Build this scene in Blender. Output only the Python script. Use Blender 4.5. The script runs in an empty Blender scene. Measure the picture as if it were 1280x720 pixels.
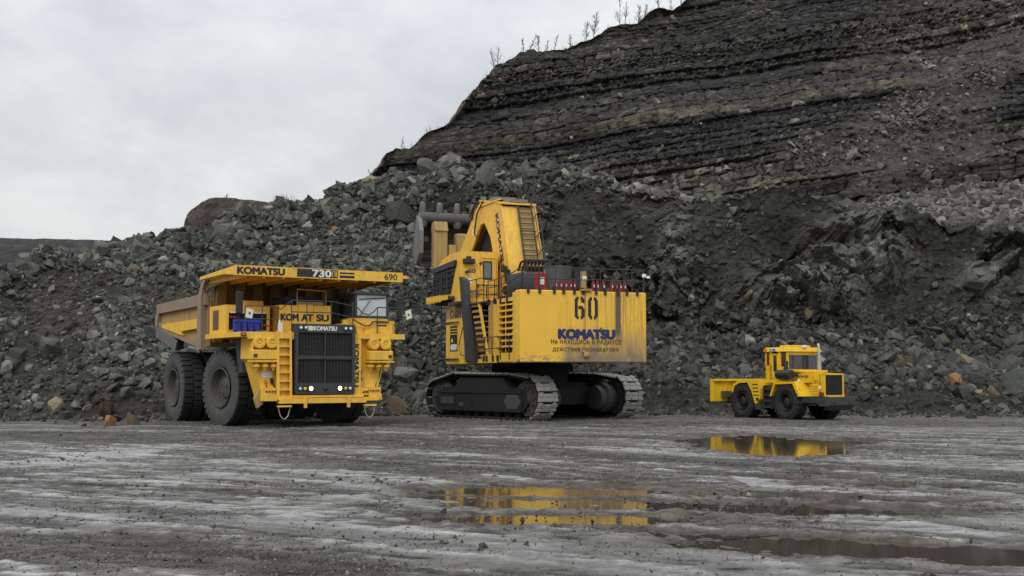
import bpy, bmesh, math, random
import numpy as np
from mathutils import Matrix, Vector
R = math.radians
random.seed(5)
RNG = np.random.RandomState(11)
scene = bpy.context.scene
COL = scene.collection

# ------------------------------------------------------------------ camera
FPX, CAMZ, PITCH = 1500.0, 2.2, math.atan(106 / 1500.0)
cam = bpy.data.cameras.new('camera'); camo = bpy.data.objects.new('camera', cam); COL.objects.link(camo)
cam.sensor_width = 36.0; cam.lens = 36.0 * FPX / 1280.0; cam.clip_end = 3000; cam.clip_start = 0.1
camo.location = (0, 0, CAMZ); camo.rotation_euler = (math.pi / 2 + PITCH, 0, 0)
scene.camera = camo

def at(px, py, Y):
    """the place seen at photo pixel (px, py), Y metres ahead of the camera"""
    a, b = (px - 640) / FPX, (360 - py) / FPX
    c, s = math.cos(PITCH), math.sin(PITCH)
    dy, dz = c - b * s, s + b * c
    return Vector((a * Y / dy, Y, CAMZ + dz * Y / dy))

def pix(P):
    P = np.asarray(P, float); x, y, z = P[..., 0], P[..., 1], P[..., 2] - CAMZ
    c, s = math.cos(PITCH), math.sin(PITCH)
    d = y * c + z * s; u = -y * s + z * c
    return 640 + FPX * x / d, 360 - FPX * u / d

# ------------------------------------------------------------------ numpy noise
def _h(ix, iy, iz, seed):
    n = (ix.astype(np.int64) * 374761393 + iy.astype(np.int64) * 668265263 + iz.astype(np.int64) * 2147483647 + seed * 1274126177) & 0xFFFFFFFF
    n = ((n ^ (n >> 13)) * 1274126177) & 0xFFFFFFFF
    n = ((n ^ (n >> 16)) * 2246822519) & 0xFFFFFFFF
    return ((n ^ (n >> 15)) & 0xFFFFFF) / float(0xFFFFFF)

def vnoise(x, y, z=0.0, seed=0):
    x, y = np.asarray(x, float), np.asarray(y, float); z = np.zeros_like(x) + z
    ix, iy, iz = np.floor(x), np.floor(y), np.floor(z)
    fx, fy, fz = x - ix, y - iy, z - iz
    fx, fy, fz = [f * f * f * (f * (f * 6 - 15) + 10) for f in (fx, fy, fz)]
    o = 0
    for a in (0, 1):
        wx = fx if a else 1 - fx
        for b in (0, 1):
            wy = fy if b else 1 - fy
            for c in (0, 1):
                o = o + wx * wy * (fz if c else 1 - fz) * _h(ix + a, iy + b, iz + c, seed)
    return o * 2 - 1

def fbm(x, y, z=0.0, seed=0, oct=4, gain=.5):
    o, a, f, t = 0, 1.0, 1.0, 0
    for k in range(oct):
        o = o + a * vnoise(x * f + 17.3 * k, y * f - 9.1 * k, z * f + 3.7 * k, seed + k); t += a; a *= gain; f *= 2.03
    return o / t * 1.6

def worley(x, y, z, seed=0):
    """F1, F2 and a random value and slope of the nearest cell"""
    ix, iy, iz = np.floor(x), np.floor(y), np.floor(z)
    f1 = np.full(x.shape, 9.0); f2 = f1.copy(); val = np.zeros_like(x); dx1 = val.copy(); dy1 = val.copy(); dz1 = val.copy(); s1 = val.copy(); s2 = val.copy()
    for a in (-1, 0, 1):
        for b in (-1, 0, 1):
            for c in (-1, 0, 1):
                cx, cy, cz = ix + a, iy + b, iz + c
                dx = x - cx - _h(cx, cy, cz, seed); dy = y - cy - _h(cx, cy, cz, seed + 1); dz = z - cz - _h(cx, cy, cz, seed + 2)
                d = np.sqrt(dx * dx + dy * dy + dz * dz)
                m = d < f1
                f2 = np.where(m, f1, np.minimum(f2, d))
                f1 = np.where(m, d, f1)
                val = np.where(m, _h(cx, cy, cz, seed + 3), val)
                s1 = np.where(m, dx * (_h(cx, cy, cz, seed + 4) - .5) + dy * (_h(cx, cy, cz, seed + 5) - .5) + dz * (_h(cx, cy, cz, seed + 6) - .5), s1)
    return f1, f2, val, s1

def sstep(a, b, x):
    t = np.clip((x - a) / (b - a), 0, 1); return t * t * (3 - 2 * t)

# ------------------------------------------------------------------ materials
def nodes(name):
    m = bpy.data.materials.new(name); m.use_nodes = True
    nt = m.node_tree; return m, nt, nt.nodes['Principled BSDF']
def N(nt, t, **kw):
    n = nt.nodes.new(t)
    for k, v in kw.items():
        if k in n.inputs.keys(): n.inputs[k].default_value = v
        else: setattr(n, k, v)
    return n
def L(nt, a, b): nt.links.new(a, b)
def ramp(nt, fac, stops, interp='LINEAR'):
    r = nt.nodes.new('ShaderNodeValToRGB'); r.color_ramp.interpolation = interp
    e = r.color_ramp.elements
    while len(e) < len(stops): e.new(0.5)
    for el, (p, c) in zip(e, stops):
        el.position = p; el.color = (c[0], c[1], c[2], 1) if not isinstance(c, (int, float)) else (c, c, c, 1)
    if fac is not None: L(nt, fac, r.inputs[0])
    return r
def mix(nt, fac, a, b, mode='MIX'):
    m = nt.nodes.new('ShaderNodeMix'); m.data_type = 'RGBA'; m.blend_type = mode
    for s, v in ((0, fac), (6, a), (7, b)):
        if v is None: continue
        if hasattr(v, 'is_linked'): L(nt, v, m.inputs[s])
        elif s == 0: m.inputs[0].default_value = v
        else: m.inputs[s].default_value = (v[0], v[1], v[2], 1)
    return m.outputs[2]
def math_(nt, op, a, b=0.0, clamp=False):
    m = nt.nodes.new('ShaderNodeMath'); m.operation = op; m.use_clamp = clamp
    for i, v in ((0, a), (1, b)):
        if hasattr(v, 'is_linked'): L(nt, v, m.inputs[i])
        else: m.inputs[i].default_value = v
    return m.outputs[0]
def noise(nt, scale, detail=4, rough=.55, vec=None, dist=0.0):
    n = nt.nodes.new('ShaderNodeTexNoise'); n.inputs['Scale'].default_value = scale; n.inputs['Detail'].default_value = detail
    n.inputs['Roughness'].default_value = rough; n.inputs['Distortion'].default_value = dist
    if vec is not None: L(nt, vec, n.inputs['Vector'])
    return n
def mapped(nt, scale=(1, 1, 1), rot=(0, 0, 0), out='Object'):
    tc = nt.nodes.new('ShaderNodeTexCoord'); mp = nt.nodes.new('ShaderNodeMapping')
    mp.inputs['Scale'].default_value = scale; mp.inputs['Rotation'].default_value = rot
    L(nt, tc.outputs[out], mp.inputs[0]); return mp.outputs[0]
def bump(nt, h, strength=.5, dist=.05, normal=None):
    b = nt.nodes.new('ShaderNodeBump'); b.inputs['Strength'].default_value = strength; b.inputs['Distance'].default_value = dist
    L(nt, h, b.inputs['Height'])
    if normal is not None: L(nt, normal, b.inputs['Normal'])
    return b.outputs[0]

def plain(name, col, rough=.6, metal=0.0, var=.12, spec=.5, dirt=0.0, dirt_col=(.12, .10, .08)):
    m, nt, b = nodes(name)
    v = mapped(nt); n1 = noise(nt, 1.7, 5, .6, v); n2 = noise(nt, 14, 3, .6, v)
    lo = tuple(c * (1 - var) for c in col); hi = tuple(min(1, c * (1 + var)) for c in col)
    c = mix(nt, n1.outputs[0], lo, hi)
    if dirt > 0:
        s = mapped(nt, (2.2, 2.2, .35)); ns = noise(nt, 1.6, 6, .65, s, .6)
        f = ramp(nt, math_(nt, 'ADD', math_(nt, 'MULTIPLY', ns.outputs[0], .7), math_(nt, 'MULTIPLY', n2.outputs[0], .3)), [(.5 - .12 * dirt, 0), (.78 - .1 * dirt, min(1, dirt))])
        c = mix(nt, f.outputs[0], c, dirt_col)
        r = ramp(nt, f.outputs[0], [(0, rough), (1, min(1, rough + .35))]); L(nt, r.outputs[0], b.inputs['Roughness'])
    else:
        b.inputs['Roughness'].default_value = rough
    L(nt, c, b.inputs['Base Color']); b.inputs['Metallic'].default_value = metal
    b.inputs['Specular IOR Level'].default_value = spec
    return m

YEL = (.85, .50, .055)
M = {}
M['yellow'] = plain('yellow_paint', YEL, .42, dirt=.5, dirt_col=(.25, .165, .065))
M['yellow_clean'] = plain('bright_yellow_paint', (.80, .50, .014), .4, dirt=.48, dirt_col=(.24, .175, .07))
M['bed'] = plain('worn_yellow_bed_paint', (.40, .24, .07), .7, dirt=.8, dirt_col=(.17, .135, .10))
M['bedrail'] = plain('scuffed_brown_rail', (.27, .20, .135), .75, dirt=.7, dirt_col=(.15, .13, .115))
M['bedin'] = plain('shaded_headboard_paint', (.20, .115, .028), .7, dirt=.7, dirt_col=(.06, .045, .03))  # worn paint, darkened to carry the shade under the canopy
M['grey_panel'] = plain('dusty_grey_panel', (.13, .12, .11), .8, dirt=.4)
M['tan'] = plain('worn_tan_steel', (.42, .27, .09), .7, dirt=.75, dirt_col=(.20, .15, .10))
M['steel'] = plain('scoured_steel', (.19, .19, .185), .5, .25, var=.25, dirt=.35, dirt_col=(.12, .115, .11))
M['toothsteel'] = plain('worn_tooth_steel', (.115, .113, .108), .55, .2, var=.35, dirt=.4)
M['darksteel'] = plain('dark_steel', (.075, .073, .07), .6, .2, var=.3, dirt=.3)
M['black'] = plain('black_paint', (.018, .018, .02), .5, dirt=.3, dirt_col=(.06, .055, .05))
M['underside'] = plain('greasy_black_steel', (.012, .012, .012), .8, var=.3)
M['charcoal'] = plain('charcoal_paint', (.035, .037, .04), .55, dirt=.3, dirt_col=(.09, .085, .08))
M['tyre'] = plain('dusty_tyre_rubber', (.022, .022, .0225), .85, var=.3, dirt=.35, dirt_col=(.06, .057, .054))
M['sidewall'] = plain('dusty_tyre_sidewall', (.055, .055, .056), .85, var=.2, dirt=.5, dirt_col=(.11, .105, .098))
M['rim'] = plain('dusty_wheel_rim', (.06, .054, .046), .75, var=.25, dirt=.6, dirt_col=(.10, .088, .072))
M['blacktyre'] = plain('black_tyre_rubber', (.016, .016, .016), .85, var=.3, dirt=.25, dirt_col=(.05, .047, .043))
M['pad'] = plain('muddy_track_shoe', (.38, .36, .32), .7, var=.35, dirt=.3, dirt_col=(.12, .11, .095))
M['navy'] = plain('navy_lettering', (.012, .013, .045), .5, var=.1)
M['blue'] = plain('blue_lettering', (.014, .024, .11), .5, var=.15)
M['ink'] = plain('black_stencil_ink', (.016, .018, .02), .6, var=.2)
M['fadedink'] = plain('faded_brown_stencil_ink', (.11, .07, .03), .8, var=.4)
M['white'] = plain('white_paint', (.75, .75, .73), .5, var=.06, dirt=.2)
M['cream'] = plain('cream_board', (.72, .68, .52), .6, var=.05)
M['red'] = plain('red_paint', (.27, .010, .016), .4, var=.15, dirt=.2)
M['orange'] = plain('amber_lens', (.75, .19, .01), .25, var=.05)
M['bluepaint'] = plain('blue_pump_paint', (.012, .03, .30), .4, var=.2)
M['rust'] = plain('rusty_core', (.16, .07, .03), .8, var=.5)
M['chrome'] = plain('pale_exhaust_steel', (.42, .41, .39), .4, .4, var=.15)
M['wire'] = plain('bare_wire', (.36, .34, .30), .5, .3)
M['dot'] = plain('yellow_lens', (.75, .55, .05), .3, var=.05)
def glass(name, col, rough=.08):
    m, nt, b = nodes(name)
    n = noise(nt, 1.3, 3, .5, mapped(nt))
    L(nt, mix(nt, n.outputs[0], tuple(c * .8 for c in col), tuple(c * 1.15 for c in col)), b.inputs['Base Color'])
    b.inputs['Roughness'].default_value = rough; b.inputs['IOR'].default_value = 1.52; b.inputs['Specular IOR Level'].default_value = .7
    b.inputs['Coat Weight'].default_value = .6; b.inputs['Coat Roughness'].default_value = .03
    return m
M['glass'] = glass('window_glass_dark', (.035, .04, .042))
M['glasspale'] = glass('window_glass_pale', (.50, .53, .55), .2)  # even pale grey base colour for the truck windscreen
M['glassgreen'] = glass('window_glass_green', (.10, .135, .13))
M['lens'] = glass('clear_lamp_lens', (.6, .64, .62), .15)
def lamp(name, col, s):
    m, nt, b = nodes(name)
    b.inputs['Base Color'].default_value = (*col, 1); b.inputs['Emission Color'].default_value = (*col, 1); b.inputs['Emission Strength'].default_value = s
    return m
M['lit'] = lamp('lit_headlamp', (1, .80, .52), 3.2)

# weathered counterweight paint: yellow with run-down stains and a scraped grey lower half
def counterweight_paint():
    m, nt, b = nodes('weathered_counterweight_paint')
    tc = nt.nodes.new('ShaderNodeTexCoord'); sp = nt.nodes.new('ShaderNodeSeparateXYZ'); L(nt, tc.outputs['Object'], sp.inputs[0])
    y, z = sp.outputs['Y'], sp.outputs['Z']
    v = mapped(nt)
    n1 = noise(nt, 1.2, 5, .6, v)
    c = mix(nt, n1.outputs[0], tuple(k * .9 for k in YEL), tuple(min(1, k * 1.08) for k in YEL))
    st = mapped(nt, (3.0, 3.0, .16)); ns = noise(nt, 2.4, 6, .7, st, .3)
    f = ramp(nt, ns.outputs[0], [(.46, 0), (.70, .85)])
    cleaner = math_(nt, 'SUBTRACT', 1.0, math_(nt, 'MULTIPLY', math_(nt, 'SUBTRACT', y, .1), .6, True))
    c = mix(nt, math_(nt, 'MULTIPLY', f.outputs[0], cleaner), c, (.30, .18, .055))
    # scraped pale grime, right of the seam and low down
    grim = noise(nt, 1.5, 6, .65, mapped(nt, (1, 1, .6)), .4)
    zl = math_(nt, 'MULTIPLY', math_(nt, 'SUBTRACT', 4.35, z), .55, True)
    yl = math_(nt, 'MULTIPLY', math_(nt, 'SUBTRACT', 1.2, y), 2.5, True)
    g = math_(nt, 'MULTIPLY', math_(nt, 'MULTIPLY', zl, yl), ramp(nt, grim.outputs[0], [(.25, .25), (.6, 1)]).outputs[0], True)
    c = mix(nt, math_(nt, 'MULTIPLY', g, 1.5, True), c, (.25, .185, .112))
    # dark run-down stains
    for (yc, w, z0, k) in ((-1.66, .17, 3.2, .95), (-1.93, .05, 3.7, .75), (-1.33, .035, 3.6, .5), (.06, .03, 2.6, .6), (-.02, .02, 2.6, .4), (-2.75, .04, 4.8, .4), (1.95, .02, 3.0, .2)):
        wob = math_(nt, 'MULTIPLY', math_(nt, 'SUBTRACT', ns.outputs[0], .5), .16)
        d = math_(nt, 'ABSOLUTE', math_(nt, 'ADD', math_(nt, 'SUBTRACT', y, yc), wob))
        mk = math_(nt, 'MULTIPLY', math_(nt, 'SUBTRACT', w, d), 18, True)
        mk = math_(nt, 'MULTIPLY', mk, math_(nt, 'MULTIPLY', math_(nt, 'SUBTRACT', z, z0), 1.2, True))
        mk = math_(nt, 'MULTIPLY', mk, k)
        c = mix(nt, mk, c, (.085, .075, .065))
    # chipped patches along the bottom
    ch = noise(nt, 3.6, 6, .75, mapped(nt, (1, .6, 2.0)))
    cf = math_(nt, 'MULTIPLY', math_(nt, 'MULTIPLY', math_(nt, 'SUBTRACT', 3.18, z), 2.2, True), ramp(nt, ch.outputs[0], [(.50, 0), (.56, 1)]).outputs[0], True)
    c = mix(nt, cf, c, (.24, .19, .12))
    L(nt, c, b.inputs['Base Color']); b.inputs['Roughness'].default_value = .5
    dn_ = noise(nt, 1.1, 3, .5, mapped(nt, (1, 1, .7))); L(nt, bump(nt, dn_.outputs[0], .35, .06), b.inputs['Normal'])
    return m
M['cw'] = counterweight_paint()

# ------------------------------------------------------------------ mesh builder
class MB:
    def __init__(s): s.v = []; s.f = []; s.mi = []; s.cur = 0; s.T = None; s.sm = False
    def _add(s, vs, fs):
        o = len(s.v)
        for p in vs:
            p = Vector(p); s.v.append(s.T @ p if s.T else p)
        for f in fs: s.f.append([i + o for i in f]); s.mi.append(s.cur)
        return s
    def hexa(s, p):   # 4 bottom, 4 top, same winding
        return s._add(p, [(0, 3, 2, 1), (4, 5, 6, 7), (0, 1, 5, 4), (1, 2, 6, 5), (2, 3, 7, 6), (3, 0, 4, 7)])
    def box(s, x0, x1, y0, y1, z0, z1, b=0.0):
        if b <= 0:
            return s.hexa([(x0, y0, z0), (x1, y0, z0), (x1, y1, z0), (x0, y1, z0), (x0, y0, z1), (x1, y0, z1), (x1, y1, z1), (x0, y1, z1)])
        bm = bmesh.new(); bmesh.ops.create_cube(bm, size=1)
        for v in bm.verts: v.co = ((x0 + x1) / 2 + v.co.x * (x1 - x0), (y0 + y1) / 2 + v.co.y * (y1 - y0), (z0 + z1) / 2 + v.co.z * (z1 - z0))
        bmesh.ops.bevel(bm, geom=list(bm.edges), offset=b, segments=2, affect='EDGES', profile=.5)
        s._bm(bm); return s
    def _bm(s, bm):
        bm.verts.index_update(); s._add([v.co.copy() for v in bm.verts], [[v.index for v in f.verts] for f in bm.faces]); bm.free()
    def prism(s, poly, axis, a0, a1):
        n = len(poly)
        def mk(p, a): return {'x': (a, p[0], p[1]), 'y': (p[0], a, p[1]), 'z': (p[0], p[1], a)}[axis]
        vs = [mk(p, a0) for p in poly] + [mk(p, a1) for p in poly]
        fs = [list(range(n))[::-1], list(range(n, 2 * n))] + [(i, (i + 1) % n, n + (i + 1) % n, n + i) for i in range(n)]
        return s._add(vs, fs)
    def tube(s, pts, r, n=6, closed=False):
        pts = [Vector(p) for p in pts]; k = len(pts); rings = []
        up = Vector((0, 0, 1))
        for i, p in enumerate(pts):
            a = pts[i - 1] if (i or closed) else p; b = pts[(i + 1) % k] if (i < k - 1 or closed) else p
            d = (b - a)
            if d.length < 1e-9: d = Vector((0, 0, 1))
            d.normalize(); u = d.cross(up if abs(d.z) < .95 else Vector((1, 0, 0))).normalized(); w = d.cross(u)
            rr = r[i] if isinstance(r, (list, tuple)) else r
            rings.append([p + (u * math.cos(2 * math.pi * j / n) + w * math.sin(2 * math.pi * j / n)) * rr for j in range(n)])
        vs = [q for ring in rings for q in ring]; fs = []
        for i in range(k - (0 if closed else 1)):
            for j in range(n):
                i2 = (i + 1) % k
                fs.append((i * n + j, i * n + (j + 1) % n, i2 * n + (j + 1) % n, i2 * n + j))
        if not closed: fs += [list(range(n))[::-1], [(k - 1) * n + j for j in range(n)]]
        return s._add(vs, fs)
    def cyl(s, p0, p1, r, n=20): return s.tube([p0, p1], r, n)
    def lathe(s, prof, c, axis='y', n=48):   # prof: (radius, offset along axis)
        c = Vector(c); vs = []; fs = []; k = len(prof)
        for j in range(n):
            a = 2 * math.pi * j / n
            for (r, o) in prof:
                q = {'y': (r * math.cos(a), o, r * math.sin(a)), 'x': (o, r * math.cos(a), r * math.sin(a)), 'z': (r * math.cos(a), r * math.sin(a), o)}[axis]
                vs.append(c + Vector(q))
        for j in range(n):
            for i in range(k - 1):
                j2 = (j + 1) % n; fs.append((j * k + i, j * k + i + 1, j2 * k + i + 1, j2 * k + i))
        return s._add(vs, fs)
    def build(s, name, mat, parent=None, smooth=None, loc=(0, 0, 0), rot=(0, 0, 0)):
        me = bpy.data.meshes.new(name); me.from_pydata([tuple(v) for v in s.v], [], s.f); me.validate(clean_customdata=False)
        bm = bmesh.new(); bm.from_mesh(me); bmesh.ops.remove_doubles(bm, verts=bm.verts, dist=1e-5)
        bmesh.ops.recalc_face_normals(bm, faces=bm.faces); bm.to_mesh(me); bm.free()
        mats = mat if isinstance(mat, (list, tuple)) else [mat]
        for m in mats: me.materials.append(M[m] if isinstance(m, str) else m)
        if len(mats) > 1 and len(me.polygons) == len(s.mi): me.polygons.foreach_set('material_index', s.mi)
        if smooth is None: me.shade_flat()
        else: me.shade_smooth(); me.set_sharp_from_angle(angle=R(smooth))
        o = bpy.data.objects.new(name, me); COL.objects.link(o); o.location = loc; o.rotation_euler = rot
        if parent is not None: o.parent = parent
        return o

def thing(name, label, cat, loc=(0, 0, 0), rz=0.0, group=None):
    o = bpy.data.objects.new(name, None); COL.objects.link(o); o.location = loc; o.rotation_euler = (0, 0, rz)
    o.empty_display_size = .3; o['label'] = label; o['category'] = cat
    if group: o['group'] = group
    return o
def empty(name, parent, loc=(0, 0, 0), rot=(0, 0, 0)):
    o = bpy.data.objects.new(name, None); COL.objects.link(o); o.parent = parent; o.location = loc; o.rotation_euler = rot; o.empty_display_size = .2
    return o
def tag(o, label=None, cat=None, group=None, kind=None):
    for k, v in (('label', label), ('category', cat), ('group', group), ('kind', kind)):
        if v: o[k] = v
    return o
def kids(o): return [c for c in bpy.data.objects if c.parent == o]
def copy_tree(o, parent=None):
    c = o.copy(); COL.objects.link(c)
    if parent is not None: c.parent = parent
    for ch in kids(o): copy_tree(ch, c)
    return c

def lettering(body, width, height, origin, right, up, mat, parent, bold=0.0, depth=.012, name='lettering', centre=True, spacing=1.0):
    """flat raised letters: width x height box, centred on origin in the plane of right and up"""
    cu = bpy.data.curves.new('letters', 'FONT'); cu.body = body; cu.size = 1.0; cu.offset = 0; cu.fill_mode = 'BOTH'; cu.extrude = .5; cu.space_character = spacing
    ob = bpy.data.objects.new('letters', cu); COL.objects.link(ob)
    me = bpy.data.meshes.new_from_object(ob)
    bpy.data.objects.remove(ob); bpy.data.curves.remove(cu)
    n = len(me.vertices); co = np.empty(n * 3); me.vertices.foreach_get('co', co); co = co.reshape(-1, 3)
    lo, hi = co.min(0), co.max(0)
    nx = (co[:, 0] - (lo[0] + hi[0]) / 2) / (hi[0] - lo[0]) * width; ny = (co[:, 1] - (lo[1] + hi[1]) / 2) / (hi[1] - lo[1]) * height
    nz = co[:, 2] * depth
    rv, uv = np.array(Vector(right).normalized()), np.array(Vector(up).normalized()); wv = np.cross(rv, uv)
    out = np.array(origin) + nx[:, None] * rv + ny[:, None] * uv + nz[:, None] * wv
    me.vertices.foreach_set('co', out.ravel()); me.materials.clear(); me.materials.append(M[mat]); me.update()
    if bold > 0:                                     # thicken the strokes with shifted copies, each a hair further out
        bm = bmesh.new(); r_ = bold * height
        for q in range(9):
            a_ = q * math.pi / 4; k0 = len(bm.verts); bm.from_mesh(me); bm.verts.ensure_lookup_table()
            off_ = Vector(rv) * (r_ * math.cos(a_) if q < 8 else 0) + Vector(uv) * (r_ * math.sin(a_) * .7 if q < 8 else 0) + Vector(wv) * (q * .0006)
            for v_ in bm.verts[k0:]: v_.co += off_
        bm.to_mesh(me); bm.free()
    me.shade_flat()
    o = bpy.data.objects.new(name, me); COL.objects.link(o); o.parent = parent
    return o
def railing(mb, pts, h, r=.028, mids=(.5,), post_every=None):
    """posts at pts, rails between them at h and at the fractions mids"""
    pts = [Vector(p) for p in pts]; zz = Vector((0, 0, 1))
    for p in pts: mb.tube([p, p + zz * h], r, 5)
    for a, b in zip(pts[:-1], pts[1:]):
        for f in (1.0,) + tuple(mids): mb.tube([a + zz * h * f, b + zz * h * f], r, 5)
# ================================================================== terrain
def grid_object(name, P, mat, attrs=None, smooth=True):
    r, c = P.shape[:2]; me = bpy.data.meshes.new(name)
    idx = np.arange(r * c).reshape(r, c)
    q = np.stack([idx[:-1, :-1], idx[:-1, 1:], idx[1:, 1:], idx[1:, :-1]], -1).reshape(-1, 4)
    me.vertices.add(r * c); me.vertices.foreach_set('co', P.reshape(-1).astype(np.float32))
    me.loops.add(q.size); me.loops.foreach_set('vertex_index', q.reshape(-1).astype(np.int32))
    me.polygons.add(len(q)); me.polygons.foreach_set('loop_start', np.arange(0, q.size, 4, dtype=np.int32))
    me.update(calc_edges=True)
    for k, a in (attrs or {}).items():
        if a.ndim == 3:
            at_ = me.attributes.new(k, 'FLOAT_COLOR', 'POINT'); buf = np.ones((r * c, 4), np.float32); buf[:, :3] = a.reshape(-1, 3); at_.data.foreach_set('color', buf.ravel())
        else:
            at_ = me.attributes.new(k, 'FLOAT', 'POINT'); at_.data.foreach_set('value', a.reshape(-1).astype(np.float32))
    if smooth: me.shade_smooth()
    else: me.shade_flat()
    me.materials.append(mat)
    o = bpy.data.objects.new(name, me); COL.objects.link(o); o['kind'] = 'structure'
    return o
def grid_normals(P):
    du = np.gradient(P, axis=1); dv = np.gradient(P, axis=0); n = np.cross(du, dv); n /= np.linalg.norm(n, axis=-1, keepdims=True) + 1e-9
    return n

# ---- rubble pile on the left running into the blasted bench face on the right
CPX = np.array([-700, -420, -200, 0, 45, 95, 200, 235, 262, 300, 345, 400, 470, 520, 560, 600, 640, 700, 760, 800, 870, 950, 1000, 1050, 1100, 1150, 1200, 1250, 1280, 1450, 1900], float)
CPY = np.array([365, 356, 342, 332, 322, 311, 309, 299, 287, 272, 262, 254, 234, 227, 218, 218, 217, 217, 219, 224, 233, 240, 243, 252, 268, 275, 286, 296, 299, 312, 340], float)
CZ = np.array([62, 64, 67, 70, 73, 75, 76, 77, 78, 80, 81, 82, 82, 82, 82, 82, 81, 80, 79, 78, 77, 76, 76, 76, 76, 75, 75, 75, 75, 74, 72], float)
TZ = np.array([53, 54, 55.5, 57, 57, 57, 57.5, 58, 58.2, 58.5, 59.2, 60, 63, 65, 66, 66.5, 66.5, 66, 65.5, 65, 64, 63.5, 63, 63, 63, 62.5, 62, 62, 61.5, 59, 55], float)
NC = 1000
S = np.linspace(-700, 1900, NC)
def smooth_interp(x, xp, fp, w=7):
    y = np.interp(x, xp, fp); k = np.hanning(2 * w + 1); k /= k.sum()
    return np.convolve(np.pad(y, w, mode='edge'), k, 'valid')
cpy, cz, tz = smooth_interp(S, CPX, CPY), smooth_interp(S, CPX, CZ, 15), smooth_interp(S, CPX, TZ, 25)
toe = np.stack([(S - 640) / FPX * tz, tz, np.zeros(NC)], -1)
crest = np.array([at(a, b, z) for a, b, z in zip(S, cpy, cz)])
wface = sstep(520, 800, S)                                   # 0 tipped rubble, 1 steep face above a talus foot
TF = np.concatenate([np.linspace(-.16, 0, 10)[:-1], np.linspace(0, 1, 250), 1 + np.array([.03, .06, .1, .16, .25, .4, .6, .9, 1.4, 2.2])])
P = np.zeros((len(TF), NC, 3))
for i, t in enumerate(TF):
    if t <= 0: hx = t; hz = np.full(NC, t * 3.0 / 1.0 * .5)
    elif t <= 1:
        ha = t + .04 * math.sin(math.pi * t); za = t + .05 * math.sin(2 * math.pi * t)
        hb = np.interp(t, [0, .30, .36, 1], [0, .52, .57, 1]); zb = np.interp(t, [0, .30, .36, 1], [0, .27, .32, 1])
        hx = ha * (1 - wface) + hb * wface; hz = za * (1 - wface) + zb * wface
    else: hx = 1 + (t - 1) * 1.3; hz = np.full(NC, -(t - 1) * .35)
    base = toe * (1 - (hx if np.ndim(hx) == 0 else hx[:, None])) + crest * (hx if np.ndim(hx) == 0 else hx[:, None])
    P[i] = base
    P[i, :, 2] = hz if t <= 0 else (crest[:, 2] * hz if t <= 1 else crest[:, 2] * (1 + hz * .1))
nrm = grid_normals(P)
if nrm[100, 500, 1] > 0: nrm = -nrm
SS = np.broadcast_to(S, P.shape[:2]); TT = np.broadcast_to(TF[:, None], P.shape[:2]); WF = np.broadcast_to(wface, P.shape[:2])
X, Y, Z = P[..., 0], P[..., 1], P[..., 2]
edge = sstep(-.02, .06, TT)
big = fbm(X * .11, Y * .11, Z * .16, 3, 4)
med = fbm(X * .5, Y * .5, Z * .5, 8, 4)
gul = fbm(X * .22 + Z * .12, Z * .05, 0, 21, 3)
f1, f2, cv, sl = worley(X * .55, Y * .55, Z * .62, 31)
g1, g2, gv, gs = worley(X * 1.5, Y * 1.5, Z * 1.6, 57)
rockmask = sstep(.02, .38, fbm(X * .16 + 5, Z * .28, 0, 44, 4) + .10)            # where firm rock crops out of the face
outcrop = np.exp(-(((SS - 1085) / 48) ** 2 + ((Z - 10.2) / 2.4) ** 2)) + .8 * np.exp(-(((SS - 1000) / 60) ** 2 + ((Z - 6.0) / 2.0) ** 2)) + .5 * np.exp(-(((SS - 1225) / 30) ** 2 + ((Z - 7.5) / 1.5) ** 2)) + .55 * np.exp(-(((SS - 845) / 22) ** 2 + ((Z - 10) / 2.6) ** 2))
rk = np.clip(rockmask * .85 + outcrop, 0, 1.3) * sstep(.28, .42, TT) * WF
disp = big * (.75 + .35 * WF) + med * .26 + gul * .8 * sstep(.1, .4, TT) * (1 - .3 * sstep(.85, 1, TT))
disp += rk * ((cv - .5) * 1.7 + sl * 3.0 + (gv - .5) * .55 + gs * 1.2) + (1 - np.clip(rk, 0, 1)) * ((gv - .5) * .16 + gs * .25)
disp += outcrop * 1.7 * sstep(.3, .5, TT)
P = P + nrm * (disp * edge)[..., None] * (1 - .55 * sstep(1.0, 1.05, TT))[..., None]
crest_n = np.interp(S, S, fbm(S * .05, S * 0, 0, 77, 4))
P[..., 2] += (sstep(.8, 1.0, TT) * crest_n * .45)
PILE_P = P; PILE_N = grid_normals(P)
if PILE_N[100, 500, 1] > 0: PILE_N = -PILE_N
PILE_S, PILE_T = SS, TT
# albedo: dark fines, grey-green broken stone, pale rock
stone = np.clip(sstep(-.15, .35, fbm(X * .2 - Z * .12, Z * .2 + X * .05, 0, 90, 4)), 0, 1)
bandA = sstep(.05, .40, fbm(X * .09 + Z * .17, Z * .05 - X * .02, 0, 95, 3))      # dark tipped streaks running down the slope
PILE_D = np.clip((.25 + .75 * stone) * (1 - .95 * bandA * (1 - WF)), 0, 1)
dark = np.array([.040, .038, .033]); midc = np.array([.078, .077, .066]); pale = np.array([.27, .262, .238]); brown = np.array([.085, .07, .046])
alb = dark + (midc - dark) * (PILE_D * (1 - .55 * WF))[..., None]
alb = alb + (np.array([.092, .09, .082]) - alb) * np.clip(rk * (cv * 1.2 - .15) * (.5 + .7 * gv), 0, 1)[..., None]
alb = alb + (pale - alb) * np.clip(1.3 * outcrop * sstep(.25, .65, gv * .6 + cv * .5) * WF, 0, .9)[..., None]
alb = alb + (brown - alb) * (sstep(.1, .5, fbm(X * .12, Z * .2, 3, 101, 3)) * .5)[..., None]
alb *= ((.82 - .08 * WF) * (1 - .35 * sstep(880, 960, SS) * sstep(.72, .9, TT)))[..., None]
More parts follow.
